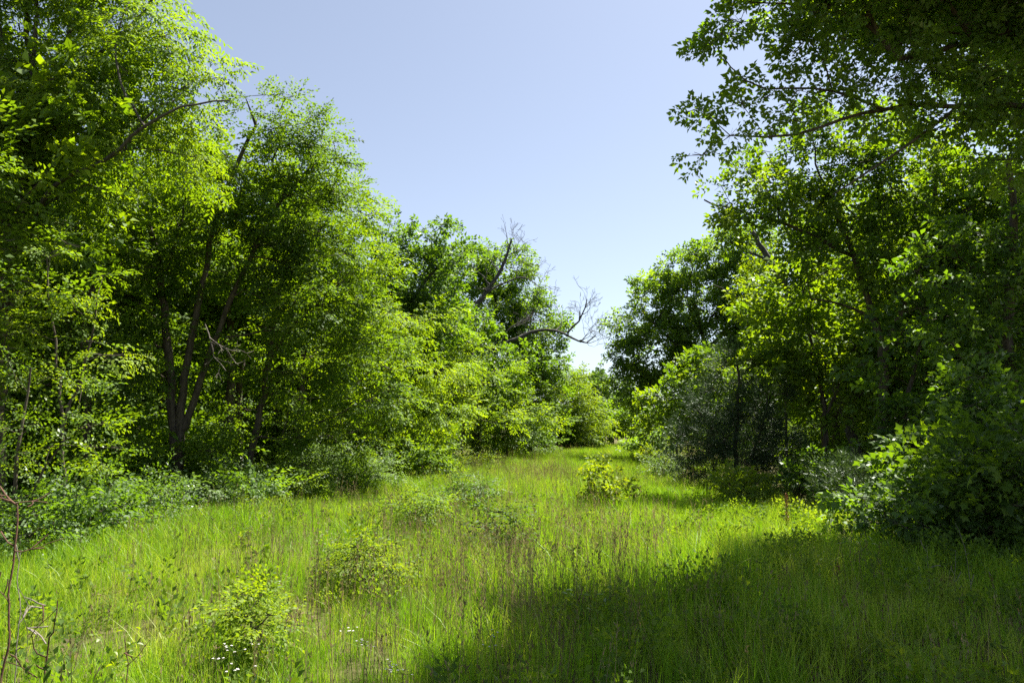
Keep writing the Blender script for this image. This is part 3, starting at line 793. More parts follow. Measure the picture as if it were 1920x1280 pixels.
# ------------------------------------------------------------------ trees on the right side
T_('oak_tree', 'oak with a rounded leafy edge at the right of the sky gap', 'tree', 36,
   [([(1330, vb(36)), (1335, 760), (1325, 660), (1300, 560)], .24, .09), ([(1330, 700), (1260, 640), (1210, 590)], .12, .05), ([(1325, 660), (1390, 580), (1420, 520)], .12, .05)],
   [(1290, 495, 48, 42), (1350, 480, 60, 42), (1405, 470, 60, 48), (1230, 560, 55, 45), (1300, 570, 80, 60), (1180, 610, 42, 45), (1390, 530, 80, 50), (1230, 660, 80, 55), (1330, 660, 90, 60), (1180, 720, 40, 40), (1260, 750, 80, 50), (1430, 620, 80, 70)],
   'oak', 'oak', spacing=.68, twigs=9, scale=1.3, tint=.48, r_tip=.014)
T_('oak_tree', 'oak with bright yellow-green lower boughs and a forked dark trunk', 'tree', 17,
   [([(1660, vb(17)), (1655, 800), (1655, 670), (1640, 600), (1600, 480), (1560, 380)], .14, .05),
    ([(1655, 660), (1700, 560), (1740, 440), (1760, 300)], .09, .04),
    ([(1640, 600), (1580, 570), (1520, 560)], .05, .02),
    ([(1600, 480), (1500, 430), (1400, 400), (1320, 375)], .06, .02)],
   [(1338, 372, 54, 34), (1385, 430, 60, 36), (1410, 370, 70, 60), (1500, 400, 90, 60), (1600, 350, 110, 80), (1720, 330, 110, 90), (1480, 300, 90, 60), (1560, 500, 100, 60), (1700, 480, 120, 80), (1830, 420, 100, 100), (1600, 240, 110, 60), (1840, 560, 90, 80)],
   'oak', 'big', spacing=.58, twigs=9, tint=.52, scale=1.05, r_tip=.010)
T_('oak_tree', 'huge overhanging dark oak at the upper right with long drooping boughs', 'tree', 8.2,
   [([(2150, vb(8.2)), (2140, 760), (2120, 520), (2080, 300), (2050, 60), (2040, -200)], .24, .10),
    ([(2080, 300), (2000, 230), (1920, 200), (1800, 195), (1660, 205), (1540, 235), (1440, 260)], .055, .014),
    ([(2050, 80), (1900, 60), (1780, 90), (1690, 110), (1640, 50), (1610, -20), (1560, -90)], .06, .015),
    ([(1690, 110), (1600, 30), (1500, 10), (1400, 5)], .028, .008),
    ([(1660, 205), (1560, 170), (1440, 165), (1370, 130)], .022, .008),
    ([(1800, 195), (1700, 270), (1600, 340), (1560, 370)], .024, .008)],
   [(1375, 55, 60, 75), (1350, 25, 45, 45), (1450, 30, 90, 60), (1560, 70, 100, 70), (1360, 150, 46, 32), (1358, 228, 62, 46), (1440, 190, 80, 46), (1520, 200, 100, 60), (1660, 140, 110, 80), (1780, 60, 120, 90), (1800, 190, 110, 80), (1900, 120, 100, 120), (1650, 0, 140, 60), (1880, 290, 90, 70), (1322, 275, 30, 24), (1500, -80, 170, 70, 1), (1780, -90, 200, 80, 1), (1960, 0, 120, 120), (2040, 260, 110, 120), ('w', 4.0, 6.3, 8.2, 1.75, 1.75, 1.0), ('w', 4.9, 8.1, 8.0, 1.75, 1.75, 1.0), ('w', 7.3, 10.7, 9.3, 1.5, 1.5, .9), ('w', 6.2, 7.3, 8.7, 1.6, 1.75, 1.0), ('w', 8.1, 9.5, 8.7, 1.75, 1.75, 1.0), ('w', 7.6, 5.6, 8.6, 1.75, 1.75, 1.0), ('w', 5.7, 4.9, 8.2, 1.75, 1.75, 1.0), ('w', 9.6, 8.0, 8.0, 1.75, 1.75, 1.0), ('w', 4.3, 4.5, 8.6, 1.75, 1.75, 1.0), ('w', 9.5, 5.5, 7.5, 1.75, 1.75, 1.0), ('w', 6.3, 3.2, 8.2, 1.75, 1.75, 1.0), ('w', 10.5, 11.4, 9.5, 1.8, 1.8, 1.0), ('w', 11.4, 13.8, 9.6, 1.9, 1.9, 1.0)],
   'oak', 'oak', spacing=.40, twigs=11, tint=.45, scale=.63, r_tip=.005)
T_('oak_tree', 'shaded oak at the right picture edge behind the big-leaved shrub', 'tree', 12.5,
   [([(1905, vb(12.5)), (1900, 760), (1890, 600), (1900, 420), (1890, 300)], .13, .05)],
   [(1880, 400, 90, 80), (1800, 500, 90, 80), (1900, 560, 90, 80), (1960, 450, 90, 120), (1840, 640, 90, 70), (1930, 700, 80, 80)],
   'oak', 'oak', spacing=.52, twigs=8, tint=.40, scale=.95)
T_('young_oak', 'bright broad-leaved young oak behind the cedar', 'tree', 19.5,
   [([(1545, vb(19.5)), (1548, 800), (1530, 680), (1500, 560)], .08, .03), ([(1548, 780), (1590, 680), (1620, 610)], .05, .02)],
   [(1480, 540, 75, 45), (1560, 560, 75, 50), (1450, 610, 60, 50), (1530, 650, 90, 55), (1620, 620, 70, 60), (1460, 690, 60, 45), (1600, 720, 80, 50)],
   'big', 'big', spacing=.60, twigs=8, tint=.62, scale=1.1)
T_('young_oak', 'dim young oak in the shade right of the cedar', 'tree', 15,
   [([(1700, vb(15)), (1695, 820), (1710, 700), (1740, 600)], .07, .03)],
   [(1740, 600, 80, 50), (1680, 680, 80, 50), (1780, 700, 90, 60), (1640, 790, 80, 50), (1740, 800, 90, 60), (1830, 790, 80, 60)],
   'big', 'oak', spacing=.58, twigs=8, tint=.45, scale=1.0)
T_('cedar', 'dark fine-needled cedar bush with upright sprays at the right edge of the grass', 'cedar', 20,
   [([(1380, vb(20)), (1380, 820), (1385, 720), (1380, 650)], .09, .02), ([(1380, 880), (1330, 800), (1300, 760)], .04, .02), ([(1380, 880), (1430, 800), (1440, 740)], .04, .02)],
   [(1380, 690, 40, 50), (1345, 760, 55, 50), (1420, 760, 55, 55), (1320, 820, 60, 45), (1400, 830, 80, 60), (1450, 850, 50, 50), (1360, 880, 80, 40), (1290, 840, 40, 40)],
   'cedar', 'cedar', spacing=.40, twigs=10, tint=.25, droop=.35, scale=1.0, out=.6)
T_('young_oak', 'fresh green young oak left of the cedar near the far bend', 'tree', 29,
   [([(1270, vb(29)), (1272, 800), (1290, 720)], .06, .02)],
   [(1300, 700, 60, 36), (1350, 680, 60, 40), (1260, 740, 50, 36), (1320, 760, 70, 40), (1250, 790, 50, 36)],
   'big', 'big', spacing=.72, twigs=8, tint=.55, scale=1.3)

# ------------------------------------------------------------------ shrubs along the edges
S = shrub
T_('edge_shrub', 'sunlit leafy shrub with arching sprays at the far left', 'shrub', 9.5,
   [([(25, vb(9.5)), (30, 900), (40, 780), (60, 690)], .035, .012), ([(25, vb(9.5)), (80, 880), (150, 800)], .025, .008), ([(25, vb(9.5)), (-20, 860), (-40, 760)], .025, .008)],
   [(45, 685, 50, 30), (-30, 740, 50, 36), (112, 735, 55, 26), (40, 800, 60, 24), (160, 790, 50, 20), (195, 838, 36, 16), (90, 850, 70, 18), (-10, 860, 50, 24), (215, 880, 24, 10)],
   'shrub', 'elm', spacing=.38, twigs=7, scale=.82, r_tip=.004, tint=.58, roll=.7, trunk='stem', crown='foliage')
T_('young_tree', 'fine-leaved understory tree at the left with tiers of small lit leaves', 'tree', 10.4,
   [([(120, vb(10.4)), (118, 820), (108, 680), (95, 560), (90, 480)], .03, .010), ([(118, 800), (160, 680), (185, 560)], .03, .01)],
   [(90, 470, 80, 40), (175, 535, 60, 34), (20, 545, 55, 40), (115, 610, 75, 34), (205, 650, 50, 26), (20, 640, 50, 30), (130, 700, 60, 26)],
   'elm', 'elm', spacing=.46, twigs=8, scale=.68, r_tip=.005, tint=.58)
S('edge_shrub', 'low grey-green shrub hugging the grass edge at the far left corner', 'shrub', 10, 9.2, .55, .9, 'shrub', 'grey', n=4, seed=62, tint=.25, scale=.8, spacing=.32)
S('edge_shrub', 'lower leafy shrub in front of the slim tree on the left', 'shrub', 200, 13.0, 1.15, 1.7, 'shrub', 'oak', n=4, seed=2, tint=.5, scale=1.1)
S('edge_shrub', 'small grey-green shrub at the foot of the left shade line', 'shrub', 275, 11.4, .7, 1.1, 'shrub', 'grey', seed=3, spacing=.3, tint=.4)
S('edge_shrub', 'whitish small-leaved shrub before the many-stemmed trunks', 'shrub', 390, 13.6, .9, 1.0, 'shrub', 'grey', seed=4, spacing=.3, tint=.6)
S('edge_shrub', 'loose green shrub between the two dark trunks', 'shrub', 400, 16.6, 1.7, 1.7, 'elm', 'elm', seed=5, tint=.4)
S('edge_shrub', 'green shrub right of the crooked trunk', 'shrub', 530, 17, 1.3, 1.8, 'shrub', 'elm', seed=6, tint=.45)
S('edge_shrub', 'grey-leaved shrub under the round bushy tree', 'shrub', 620, 18.5, 1.3, 2.0, 'shrub', 'grey', seed=7, tint=.4)
S('edge_shrub', 'pale flecked shrub where the grass edge turns inward', 'shrub', 690, 19.5, 1.2, 1.9, 'shrub', 'grey', seed=8, tint=.55)
S('edge_shrub', 'dense shrub left of the thin sapling base', 'shrub', 780, 23, 1.5, 2.4, 'elm', 'elm', seed=9, tint=.5, scale=1.2)
S('edge_shrub', 'yellow-green low shrub at the thin sapling foot', 'shrub', 895, 27.5, .8, 1.5, 'shrub', 'yellow', seed=10, tint=.35, scale=1.2)
S('edge_shrub', 'grey bushy shrub beyond the sapling along the far left edge', 'shrub', 985, 37, 1.7, 2.8, 'elm', 'grey', seed=11, tint=.35, scale=1.6, spacing=.6)
S('edge_shrub', 'hazy green shrub at the far end left of the bend', 'shrub', 1075, 51, 1.9, 3.5, 'elm', 'bright', seed=12, tint=.3, scale=2.0, spacing=.75)
S('edge_shrub', 'dark leafy shrub below the right oak at the bend', 'shrub', 1215, 40, 1.8, 3.0, 'oak', 'oak', seed=13, tint=.5, scale=1.4, spacing=.65)
S('edge_shrub', 'yellowish sprig shrub at the far right grass corner', 'shrub', 1225, 31, .9, 1.1, 'oak', 'yellow', seed=14, tint=.3, scale=1.1)
S('edge_shrub', 'pale grey shrub leaning out left of the cedar', 'shrub', 1250, 23.5, 1.1, 1.5, 'shrub', 'grey', seed=15, tint=.6)
S('edge_shrub', 'sunny yellow-leaved shrub at the shade edge before the cedar', 'shrub', 1390, 15.2, .85, 1.2, 'big', 'yellow', seed=16, tint=.3, scale=.6, spacing=.34)
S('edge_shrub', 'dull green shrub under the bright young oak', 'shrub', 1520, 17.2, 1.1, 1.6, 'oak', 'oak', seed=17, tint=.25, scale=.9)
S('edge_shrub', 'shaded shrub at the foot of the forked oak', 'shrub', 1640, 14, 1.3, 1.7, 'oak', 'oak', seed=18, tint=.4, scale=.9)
S('edge_shrub', 'big-leaved dark shrub at the right picture edge', 'shrub', 1850, 9.5, 2.0, 2.2, 'big', 'big', n=4, seed=19, tint=.35, scale=.95, lobe=True)
S('edge_shrub', 'broad-leaved shrub in deep shade left of the big-leaved dark shrub', 'shrub', 1730, 11.5, 1.5, 1.6, 'big', 'big', seed=20, tint=.3, scale=.9, lobe=True)
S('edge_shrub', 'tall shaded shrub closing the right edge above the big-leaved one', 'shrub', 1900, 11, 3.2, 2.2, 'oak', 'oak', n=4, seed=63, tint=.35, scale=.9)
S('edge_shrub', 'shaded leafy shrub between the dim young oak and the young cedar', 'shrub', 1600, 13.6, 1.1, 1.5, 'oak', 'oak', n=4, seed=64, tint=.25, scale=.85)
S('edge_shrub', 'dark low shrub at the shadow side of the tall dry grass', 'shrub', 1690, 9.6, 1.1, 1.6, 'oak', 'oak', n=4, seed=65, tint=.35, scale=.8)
S('cedar', 'feathery young cedar in the shade before the right trees', 'cedar', 1610, 12.5, 1.3, 1.0, 'cedar', 'cedar', seed=21, tint=.7, spacing=.32, droop=.3)
for u_, Y_, h_, w_, lf, mt, tn, lb in [  # row of dim shrubs added to stand in for the shaded left strip
    (35, 8.9, .95, 1.2, 'shrub', 'oak', .45, 'added low shrub in place of the shade behind the bare sapling at the left picture edge'),
    (150, 10.1, 1.05, 1.4, 'elm', 'oak', .40, 'added broad shrub in place of the shade under the fine-leaved understory tree'),
    (285, 11.7, .95, 1.4, 'shrub', 'oak', .40, 'added low shrub in place of the shade between the far-left shrubs and the many-stemmed trunks'),
    (445, 14.4, 1.1, 1.5, 'elm', 'oak', .35, 'added low shrub in place of the shade before the crooked trunk at the grass edge'),
    (560, 15.9, .95, 1.6, 'shrub', 'elm', .30, 'added low green shrub in place of the shade at the grass edge below the round bushy tree'),
    (665, 18.0, 1.0, 1.5, 'shrub', 'elm', .35, 'added low green shrub in place of the shade just left of the pale flecked one')]:
    S('edge_shrub', lb, 'shrub', u_, Y_, h_, w_, lf, mt, n=4, seed=int(u_)+100, tint=tn, scale=.85, spacing=.34, roll=.6)
# bushes in the open grass
F_ = 'bushes standing in the meadow'
S('meadow_bush', 'rounded dark-stemmed bush with yellow-green tips on the right of the meadow', 'bush', 1130, 15.0, .92, .85, 'big', 'yellow', group=F_, seed=31, tint=.45, scale=.62, spacing=.27, twigs=6)
S('meadow_bush', 'thin open bush of small dark leaves at the centre of the meadow', 'bush', 945, 9.4, .78, .65, 'shrub', 'elm', group=F_, seed=32, tint=.35, scale=.75, spacing=.24, keep=.8)
S('meadow_bush', 'wide yellow-green bush in the grass left of centre', 'bush', 690, 7.3, .60, .80, 'shrub', 'yellow', group=F_, seed=33, tint=.35, scale=.6, spacing=.18, n=4, twigs=6)
S('meadow_bush', 'nearest leafy bush with yellow sprigs in the left grass', 'bush', 470, 5.0, .60, .33, 'shrub', 'elm', group=F_, seed=34, tint=.78, scale=.55, spacing=.14, twigs=7)
S('meadow_bush', 'pale bush near the left edge beyond the yellow-green bush', 'bush', 790, 11.4, .82, .80, 'shrub', 'bright', group=F_, seed=35, tint=.5, scale=.75, spacing=.23)
S('meadow_bush', 'small grey sprawling bush farther up the left of the meadow', 'bush', 885, 14.5, .75, .95, 'shrub', 'grey', group=F_, seed=36, tint=.4, scale=.8, spacing=.27)

print('leaves', NLEAF[0])

# ------------------------------------------------------------------ more trees that fill the wall of leaves
T_('elm_tree', 'tall leafy tree behind the feathery one, filling the gap to the many-stemmed tree', 'tree', 20,
   [([(230, vb(20)), (235, 760), (225, 560), (260, 400), (300, 300)], .15, .05)],
   [(280, 320, 110, 90), (380, 300, 70, 60), (180, 380, 110, 90), (80, 420, 110, 100), (330, 440, 110, 80), (200, 520, 110, 80), (60, 560, 110, 80)],
   'elm', 'elm', spacing=.66, twigs=9, scale=1.15, tint=.5)
T_('elm_tree', 'tree half hidden behind the pointed crown, showing above its right shoulder', 'tree', 23,
   [([(560, vb(23)), (565, 760), (575, 560), (590, 400)], .14, .05)],
   [(580, 330, 60, 60), (630, 400, 70, 70), (540, 440, 90, 80), (670, 490, 60, 70), (590, 560, 110, 80), (480, 560, 100, 80)],
   'elm', 'elm', spacing=.72, twigs=9, scale=1.2, tint=.55)
T_('oak_tree', 'oak filling the hollow between the round bushy tree and the central oak', 'tree', 33,
   [([(820, vb(33)), (822, 780), (815, 680), (830, 600)], .16, .05)],
   [(800, 560, 70, 50), (860, 600, 60, 50), (740, 600, 60, 60), (830, 680, 90, 50), (900, 680, 60, 45), (960, 690, 50, 40)],
   'oak', 'oak', spacing=.85, twigs=9, scale=1.5, tint=.45)
T_('young_tree', 'leafy young tree below the arching dead limb', 'tree', 42,
   [([(1020, vb(42)), (1020, 790), (1015, 720)], .08, .03)],
   [(1010, 690, 45, 35), (1040, 730, 36, 35), (1000, 750, 50, 36), (1030, 790, 45, 30)],
   'elm', 'elm', spacing=.85, twigs=9, scale=1.7, tint=.5)
T_('oak_tree', 'oak with sunlit crown standing behind the cedar and the young oaks', 'tree', 25,
   [([(1570, vb(25)), (1565, 760), (1550, 600), (1530, 470)], .16, .06)],
   [(1480, 450, 80, 55), (1580, 440, 90, 70), (1690, 420, 90, 80), (1450, 540, 70, 60), (1560, 560, 100, 70), (1680, 580, 100, 80), (1480, 640, 90, 60), (1600, 700, 100, 60)],
   'oak', 'big', spacing=.72, twigs=9, scale=1.25, tint=.55)
T_('oak_tree', 'back-lit oak deeper in the right wood behind the shaded oak', 'tree', 19,
   [([(1830, vb(19)), (1828, 740), (1815, 560), (1840, 380)], .15, .05)],
   [(1800, 360, 100, 90), (1890, 420, 100, 100), (1760, 520, 90, 80), (1860, 560, 100, 80), (1780, 650, 90, 70), (1890, 700, 100, 70)],
   'oak', 'big', spacing=.66, twigs=9, scale=1.1, tint=.5)

# ------------------------------------------------------------------ dead wood
def forks(sk, i0, d, length, r, level, rr, bend=.22, sub=(3, 5)):
    """a bare branch that keeps dividing"""
    n = max(3, int(length/.16)); p = sk.p[i0].copy(); par = i0; nodes = []
    d = np.array(d, float); d /= np.linalg.norm(d)
    for k in range(n):
        d = d + rr.normal(0, bend, 3) + np.array([0, 0, .05]); d /= np.linalg.norm(d)
        p = p + d*length/n
        par = sk.add(p, par, max(.004, r*(1-.85*(k+1)/n))); nodes.append((par, d.copy()))
    if level > 0:
        for _ in range(rr.integers(*sub)):
            j, dj = nodes[rr.integers(max(1, n//4), n)]
            q = rr.normal(0, 1, 3); q -= dj*np.dot(q, dj); q /= np.linalg.norm(q)
            forks(sk, j, dj + q*rr.uniform(.6, 1.1), length*rr.uniform(.38, .62), max(.005, sk.fix[j]*.7), level-1, rr, bend, sub)

def bare(name, label, cat, Y, limbs, bark, seed, sub_len=1.2, level=2, group=None, parent=None, names=None, n_sub=5, minr=.0, start=.35, ground=True):
    """limbs: (pixel polyline, base radius, tip radius); each limb a mesh of its own, its small forks with it"""
    rr = np.random.default_rng(seed); root = parent; base = None
    first = None
    for li, (st, r0, r1) in enumerate(limbs):
        sk = Skel(); pts = [P(q[0], q[1], Y+(q[2] if len(q) > 2 else 0)) for q in st]
        if li == 0 and ground: pts[0][2] = float(gz(pts[0][0], pts[0][1]))-.04
        if base is None:
            base = np.array(parent.location) if parent is not None else pts[0] + np.array([0, 0, .04])
        if root is None: root = tag(empty(name, base), label, cat, group)
        rs = resample(pts, max(.05, .012*Y)); mx = rs[-1][0]; par = -1; nodes = []
        for tt, x in rs:
            par = sk.add(x + rr.normal(0, .006*Y/10, 3), par, r0+(r1-r0)*(tt/mx)**.9); nodes.append(par)
        for _ in range(n_sub):
            k = int(rr.uniform(start, 1)*(len(nodes)-1)); k = max(1, k); j = nodes[k]
            dj = sk.p[j]-sk.p[nodes[k-1]]; dj /= np.linalg.norm(dj)
            q = rr.normal(0, 1, 3); q[2] += .9; q -= dj*np.dot(q, dj); q /= np.linalg.norm(q)
            forks(sk, j, dj*.8+q*rr.uniform(.6, 1.1), sub_len*rr.uniform(.5, 1.1), sk.fix[j]*.6, level-1, rr)
        rad = np.maximum(np.array(sk.fix), .0002*Y)
        wood = tubes(sk, rad, minr, sides_big=8)
        V, F = wood[-1]
        nm = (names[li] if names else ('trunk' if li == 0 else 'limb'))
        o = mesh_obj(nm, V, F, 4, M[bark], root, smooth=True, loc=base)
    return root

bare('dead_tree', 'bare dead tree with a crooked upright limb and a long arching limb against the sky', 'dead tree', 35.2,
     [([(893, vb(35.2)), (892, 780), (885, 690), (880, 600)], .26, .17),
      ([(880, 602), (897, 566), (912, 548), (937, 511), (950, 478), (960, 448)], .16, .05),
      ([(888, 715), (906, 682), (930, 659), (956, 639), (994, 624), (1024, 618), (1057, 624), (1084, 639), (1100, 642), (1116, 628)], .13, .03),
      ([(1063, 624), (1084, 602), (1098, 577), (1102, 560)], .06, .02),
      ([(912, 548), (950, 528), (985, 520), (1020, 545)], .06, .015),
      ([(930, 659), (960, 612), (1000, 600), (1030, 612)], .05, .015),
      ([(951, 480), (972, 470), (994, 466)], .03, .010),
      ([(1088, 641), (1108, 622), (1124, 636)], .028, .010)],
     'deadwood', 5, sub_len=1.7, level=3, n_sub=6, start=.4)
bare('dead_snag', 'broken grey dead trunk poking out of the right-hand crowns', 'dead tree', 22.0,
     [([(1620, vb(22.0)), (1580, 760), (1520, 620), (1467, 525), (1437, 478), (1409, 432)], .17, .075),
      ([(1447, 494), (1425, 480), (1404, 475)], .05, .035)],
     'deadwood', 9, n_sub=0)
bare('dead_sapling', 'thin bare leaning branch in front of the right oak edge', 'dead tree', 27.5,
     [([(1475, vb(27.5)), (1470, 720), (1432, 606), (1400, 572), (1370, 548), (1336, 533)], .06, .022)],
     'deadwood', 10, sub_len=.7, level=1, n_sub=4)
for o_ in list(C.objects):
    if o_.get('label', '').startswith('leaning many-stemmed'):
        bare('dead_branch', '', '', 13.6, [([(384, 608), (396, 640), (402, 668), (424, 696)], .016, .007), ([(394, 632), (412, 648), (448, 660)], .010, .004)], 'palewood', 12, sub_len=.35, level=2, n_sub=4, parent=o_, names=['dead_branch', 'dead_branch'], ground=False)

# ------------------------------------------------------------------ foreground saplings and herbs at the left
bare('bare_sapling', 'bare reddish-brown sapling with a forked top at the left picture edge', 'sapling', 3.6,
     [([(-6, vb(3.6)), (2, 1268), (17, 1205), (15, 1115), (24, 1062), (33, 965), (32, 948)], .0075, .0048),
      ([(32, 948), (12, 928), (-12, 900)], .006, .004), ([(31, 944), (8, 938), (-20, 935)], .004, .0025),
      ([(32, 942), (60, 938), (92, 942)], .004, .002), ([(28, 1032), (42, 1034), (75, 1024), (120, 1008)], .004, .002),
      ([(17, 1130), (5, 1115), (-15, 1090)], .004, .002)],
     'redbark', 21, sub_len=.12, level=1, n_sub=2, names=['trunk', 'branch', 'branch', 'branch', 'branch', 'branch'])
bare('dry_weed', 'pale dry forked stem standing beside the bare sapling', 'plant', 3.75,
     [([(27, vb(3.75)), (30, 1235), (36, 1140), (34, 1075), (40, 1030)], .004, .0022), ([(36, 1140), (52, 1175), (48, 1245)], .002, .0012), ([(35, 1100), (52, 1135), (55, 1160)], .002, .001)],
     'palewood', 22, sub_len=.14, level=1, n_sub=3)

def leaf_mesh(L_, W_, droop):
    """one broad leaf: a cupped blade with a midrib fold, 16 triangles"""
    n = 5; V = []; F = []
    for k in range(n):
        t = k/(n-1); w = W_*math.sin(math.pi*min(1, t*.92+.05))**.8*.5*(1-.25*t)
        z = -droop*L_*t*t
        V += [(t*L_, -w, z+w*.35), (t*L_, 0, z), (t*L_, w, z+w*.35)]
    for k in range(n-1):
        a = 3*k; F += [(a, a+1, a+4, a+3), (a+1, a+2, a+5, a+4)]
    return np.array(V), np.array(F)

def sprout(label, Y, stems, leaves, mat, seed, group=None, name='leafy_sprout', L_=.05, W_=.032, bark='redbark'):
    rr = np.random.default_rng(seed)
    root = bare(name, label, 'plant', Y, stems, bark, seed, sub_len=.08, level=1, n_sub=1, group=group, names=['stem']*len(stems))
    base = np.array(root.location); shared = []
    for k in range(3):
        V, F = leaf_mesh(L_*rr.uniform(.85, 1.2), W_*rr.uniform(.85, 1.15), rr.uniform(.1, .35))
        shared.append(mesh_obj('leaf', V, F, 4, M[mat], None, np.clip(rr.normal(.5, .2, len(F)), 0, 1), smooth=True, link=False).data)
    for (u, v) in leaves:
        o = bpy.data.objects.new('leaf', shared[rr.integers(0, 3)]); C.objects.link(o); o.parent = root
        p = P(u, v, Y+rr.normal(0, .03)); o.location = [float(q) for q in p-base]
        o.rotation_euler = (rr.normal(0, .4), rr.normal(.1, .4), rr.uniform(0, 6.28))
    return root

lr = np.random.default_rng(77)
sprout('forked sprout with a few broad green leaves at the bottom left corner', 3.55,
       [([(70, vb(3.55)), (88, 1225), (100, 1185), (108, 1125)], .006, .003), ([(85, 1232), (62, 1215), (60, 1190), (80, 1165), (108, 1140)], .004, .002), ([(70, 1270), (40, 1250), (14, 1240)], .004, .002)],
       [(108, 1178), (118, 1190), (122, 1172), (135, 1182), (128, 1196), (112, 1160), (120, 1150), (105, 1230), (118, 1245), (95, 1255), (125, 1228), (80, 1250), (110, 1262), (60, 1245), (132, 1258)], 'sprout', 31)
sprout('yellow-leaved sprout at the bottom edge left of the white flowers', 3.7,
       [([(235, vb(3.7)), (238, 1230), (232, 1190)], .004, .002), ([(236, 1250), (262, 1225), (280, 1200)], .003, .0015)],
       [(232+lr.normal(0, 26), 1222+lr.normal(0, 26)) for _ in range(22)], 'yellow', 32, L_=.034, W_=.02)
sprout('low yellow sprig in the left grass before the nearest leafy bush', 4.9,
       [([(360, vb(4.9)), (358, 1190), (352, 1155)], .003, .0015)],
       [(355+lr.normal(0, 20), 1168+lr.normal(0, 12)) for _ in range(16)], 'yellow', 33, L_=.036, W_=.018)
sprout('pale serrated weed lit at the edge of the big shadow', 6.0,
       [([(1110, vb(6.0)), (1108, 1130), (1112, 1095)], .004, .002), ([(1108, 1150), (1085, 1125), (1075, 1105)], .003, .0015), ([(1109, 1145), (1135, 1125), (1150, 1112)], .003, .0015)],
       [(1110+lr.normal(0, 28), 1120+lr.normal(0, 16)) for _ in range(26)], 'bright', 34, L_=.075, W_=.022)
sprout('tall narrow-leaved weed in the shade right of the rusty stalk', 8.6,
       [([(1592, vb(8.6)), (1594, 1030), (1596, 985)], .004, .002)],
       [(1594+lr.normal(0, 9), 1010+lr.normal(0, 18)) for _ in range(22)], 'bright', 35, L_=.085, W_=.022)
sprout('second narrow-leaved weed beside it with a spreading top', 8.3,
       [([(1624, vb(8.3)), (1626, 1030), (1622, 990)], .004, .002)],
       [(1624+lr.normal(0, 10), 1015+lr.normal(0, 18)) for _ in range(22)], 'bright', 36, L_=.085, W_=.022)

# rusty dock stalk and tall dry stems in the right-hand shade
def stalk(name, label, Y, pts, r, mat, bark, heads, seed, ln=.03, group=None):
    root = bare(name, label, 'plant', Y, [(pts, r, r*.4)], bark, seed, sub_len=.12, level=1, n_sub=3, names=['stem'], group=group)
    base = np.array(root.location); rr = np.random.default_rng(seed)
    if heads:
        p0 = P(pts[-1][0], pts[-1][1], Y); p1 = P(pts[-2][0], pts[-2][1], Y); n = heads
        t = rr.random(n)[:, None]; pos = p0*(1-t)+p1*t + rr.normal(0, .012, (n, 3))
        Q = leafquads(pos, rr.normal(0, 1, (n, 3))+[0, 0, 1], rr.normal(0, 1, (n, 3)), np.full(n, ln), np.full(n, ln*.5))
        mesh_obj('seed_head', Q.reshape(-1, 3), np.arange(n*4).reshape(-1, 4), 4, M[mat], root, np.clip(rr.normal(.5, .25, n), 0, 1), loc=base)
    return root
stalk('dock_stalk', 'tall rust-brown seed stalk standing at the edge of the big shadow', 10.6, [(1477, vb(10.6)), (1476, 985), (1474, 925)], .007, 'red', 'redbark', 160, 41)
stalk('dock_stalk', 'short rust-brown seed stalk inside the shadow below the taller one', 7.3, [(1572, vb(7.3)), (1572, 1090), (1570, 1060)], .006, 'red', 'redbark', 110, 42, .022)
stalk('tall_grass', 'long pale bent grass stem at the right edge of the shadow', 6.6, [(1822, vb(6.6)), (1818, 1080), (1805, 1010), (1790, 978)], .004, 'red', 'palewood', 0, 43)
stalk('tall_grass', 'short straight pale stem left of the long bent one', 6.7, [(1792, vb(6.7)), (1791, 1090), (1792, 1030)], .0035, 'red', 'palewood', 0, 44)
stalk('tall_grass', 'pale upright stem right of the short rusty stalk', 6.9, [(1742, vb(6.9)), (1742, 1080), (1738, 1020)], .004, 'red', 'palewood', 0, 45)

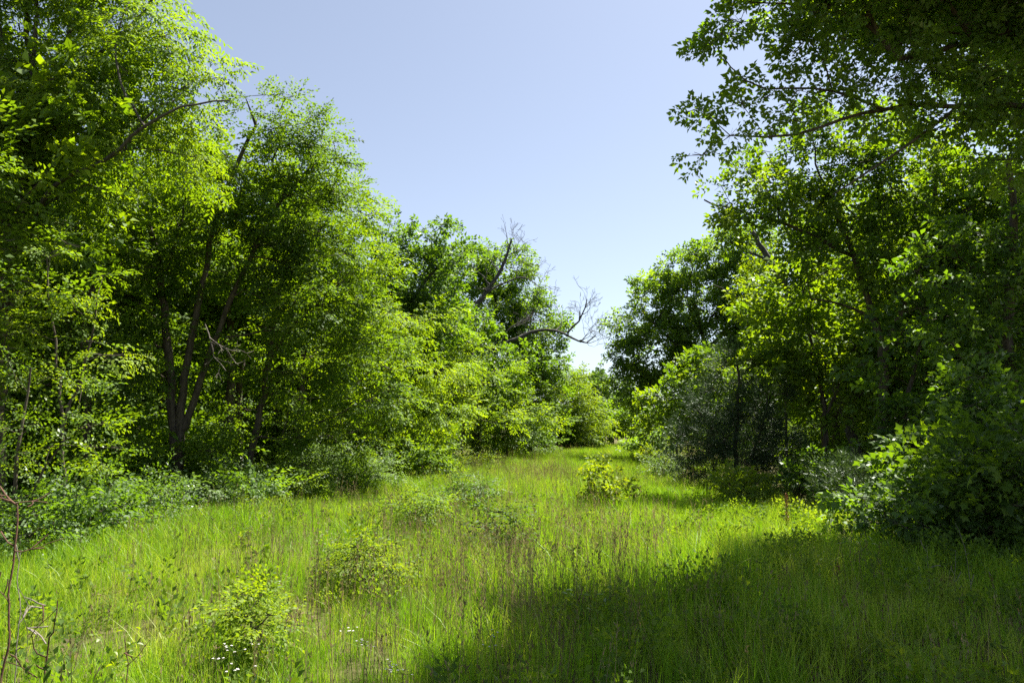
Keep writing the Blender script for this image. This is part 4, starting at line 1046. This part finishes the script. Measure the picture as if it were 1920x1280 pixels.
# white wildflowers
def wildflower(label, u, v, Y, n, seed, spread=.035):
    rr = np.random.default_rng(seed); top = P(u, v, Y)
    base = np.array([top[0]+rr.normal(0, .02), Y+.02, 0]); base[2] = float(gz(base[0], base[1]))
    root = tag(empty('wildflower', base), label, 'flower', 'white wildflowers in the near grass')
    sk = Skel(); par = -1
    for k in range(6):
        t = k/5; par = sk.add(base*(1-t)+(top-[0, 0, .02])*t+rr.normal(0, .004, 3), par, .0035-.0015*t)
    hub = par; heads = []
    for k in range(n):
        h = top + rr.normal(0, 1, 3)*[spread, spread, spread*.45]; heads.append(h); sk.add(h, hub, .0012)
    V, F = list(tubes(sk, np.array(sk.fix)).values())[0]
    mesh_obj('stem', V, F, 4, M['weed'], root, smooth=True, loc=base)
    for h in heads:
        Q = []
        m = 9; a = np.arange(m)*6.283/m
        dr = np.stack([np.cos(a), np.sin(a), rr.uniform(.1, .6, m)], 1)
        Q = leafquads(np.tile(h, (m, 1)), dr, np.tile([[0, 0, 1.]], (m, 1)), rr.uniform(.006, .010, m), np.full(m, .006))
        mesh_obj('flower_head', Q.reshape(-1, 3), np.arange(m*4).reshape(-1, 4), 4, M['white'], root, np.clip(rr.normal(.6, .2, m), 0, 1), loc=base)
for i, (l, u, v, Y, n) in enumerate([
    ('white wildflower cluster in the grass just right of the nearest leafy bush foot', 440, 1214, 4.4, 7),
    ('tiny white flower pair lowest at the left of the white clusters', 408, 1238, 4.1, 4),
    ('loose white flower cluster at the bottom edge under the nearest leafy bush', 444, 1258, 3.9, 6),
    ('small single white flower tuft close to the nearest leafy bush', 477, 1204, 4.6, 3),
    ('slim white flower spike left of the pinkish cluster', 657, 1182, 4.7, 6),
    ('pinkish white flower cluster in the middle of the near grass', 684, 1202, 4.4, 9),
    ('white flowers at the bottom edge below the pinkish cluster', 732, 1250, 4.0, 8),
    ('small white flowers at the right end of the bottom-edge row', 756, 1256, 3.95, 5),
    ('white flower pair at the left edge of the big shadow', 928, 1190, 4.6, 4),
    ('pale flower stalk under the pair at the shadow edge', 922, 1212, 4.45, 3)]):
    wildflower(l, u, v, Y, n, 90+i)
print('leaves', NLEAF[0])
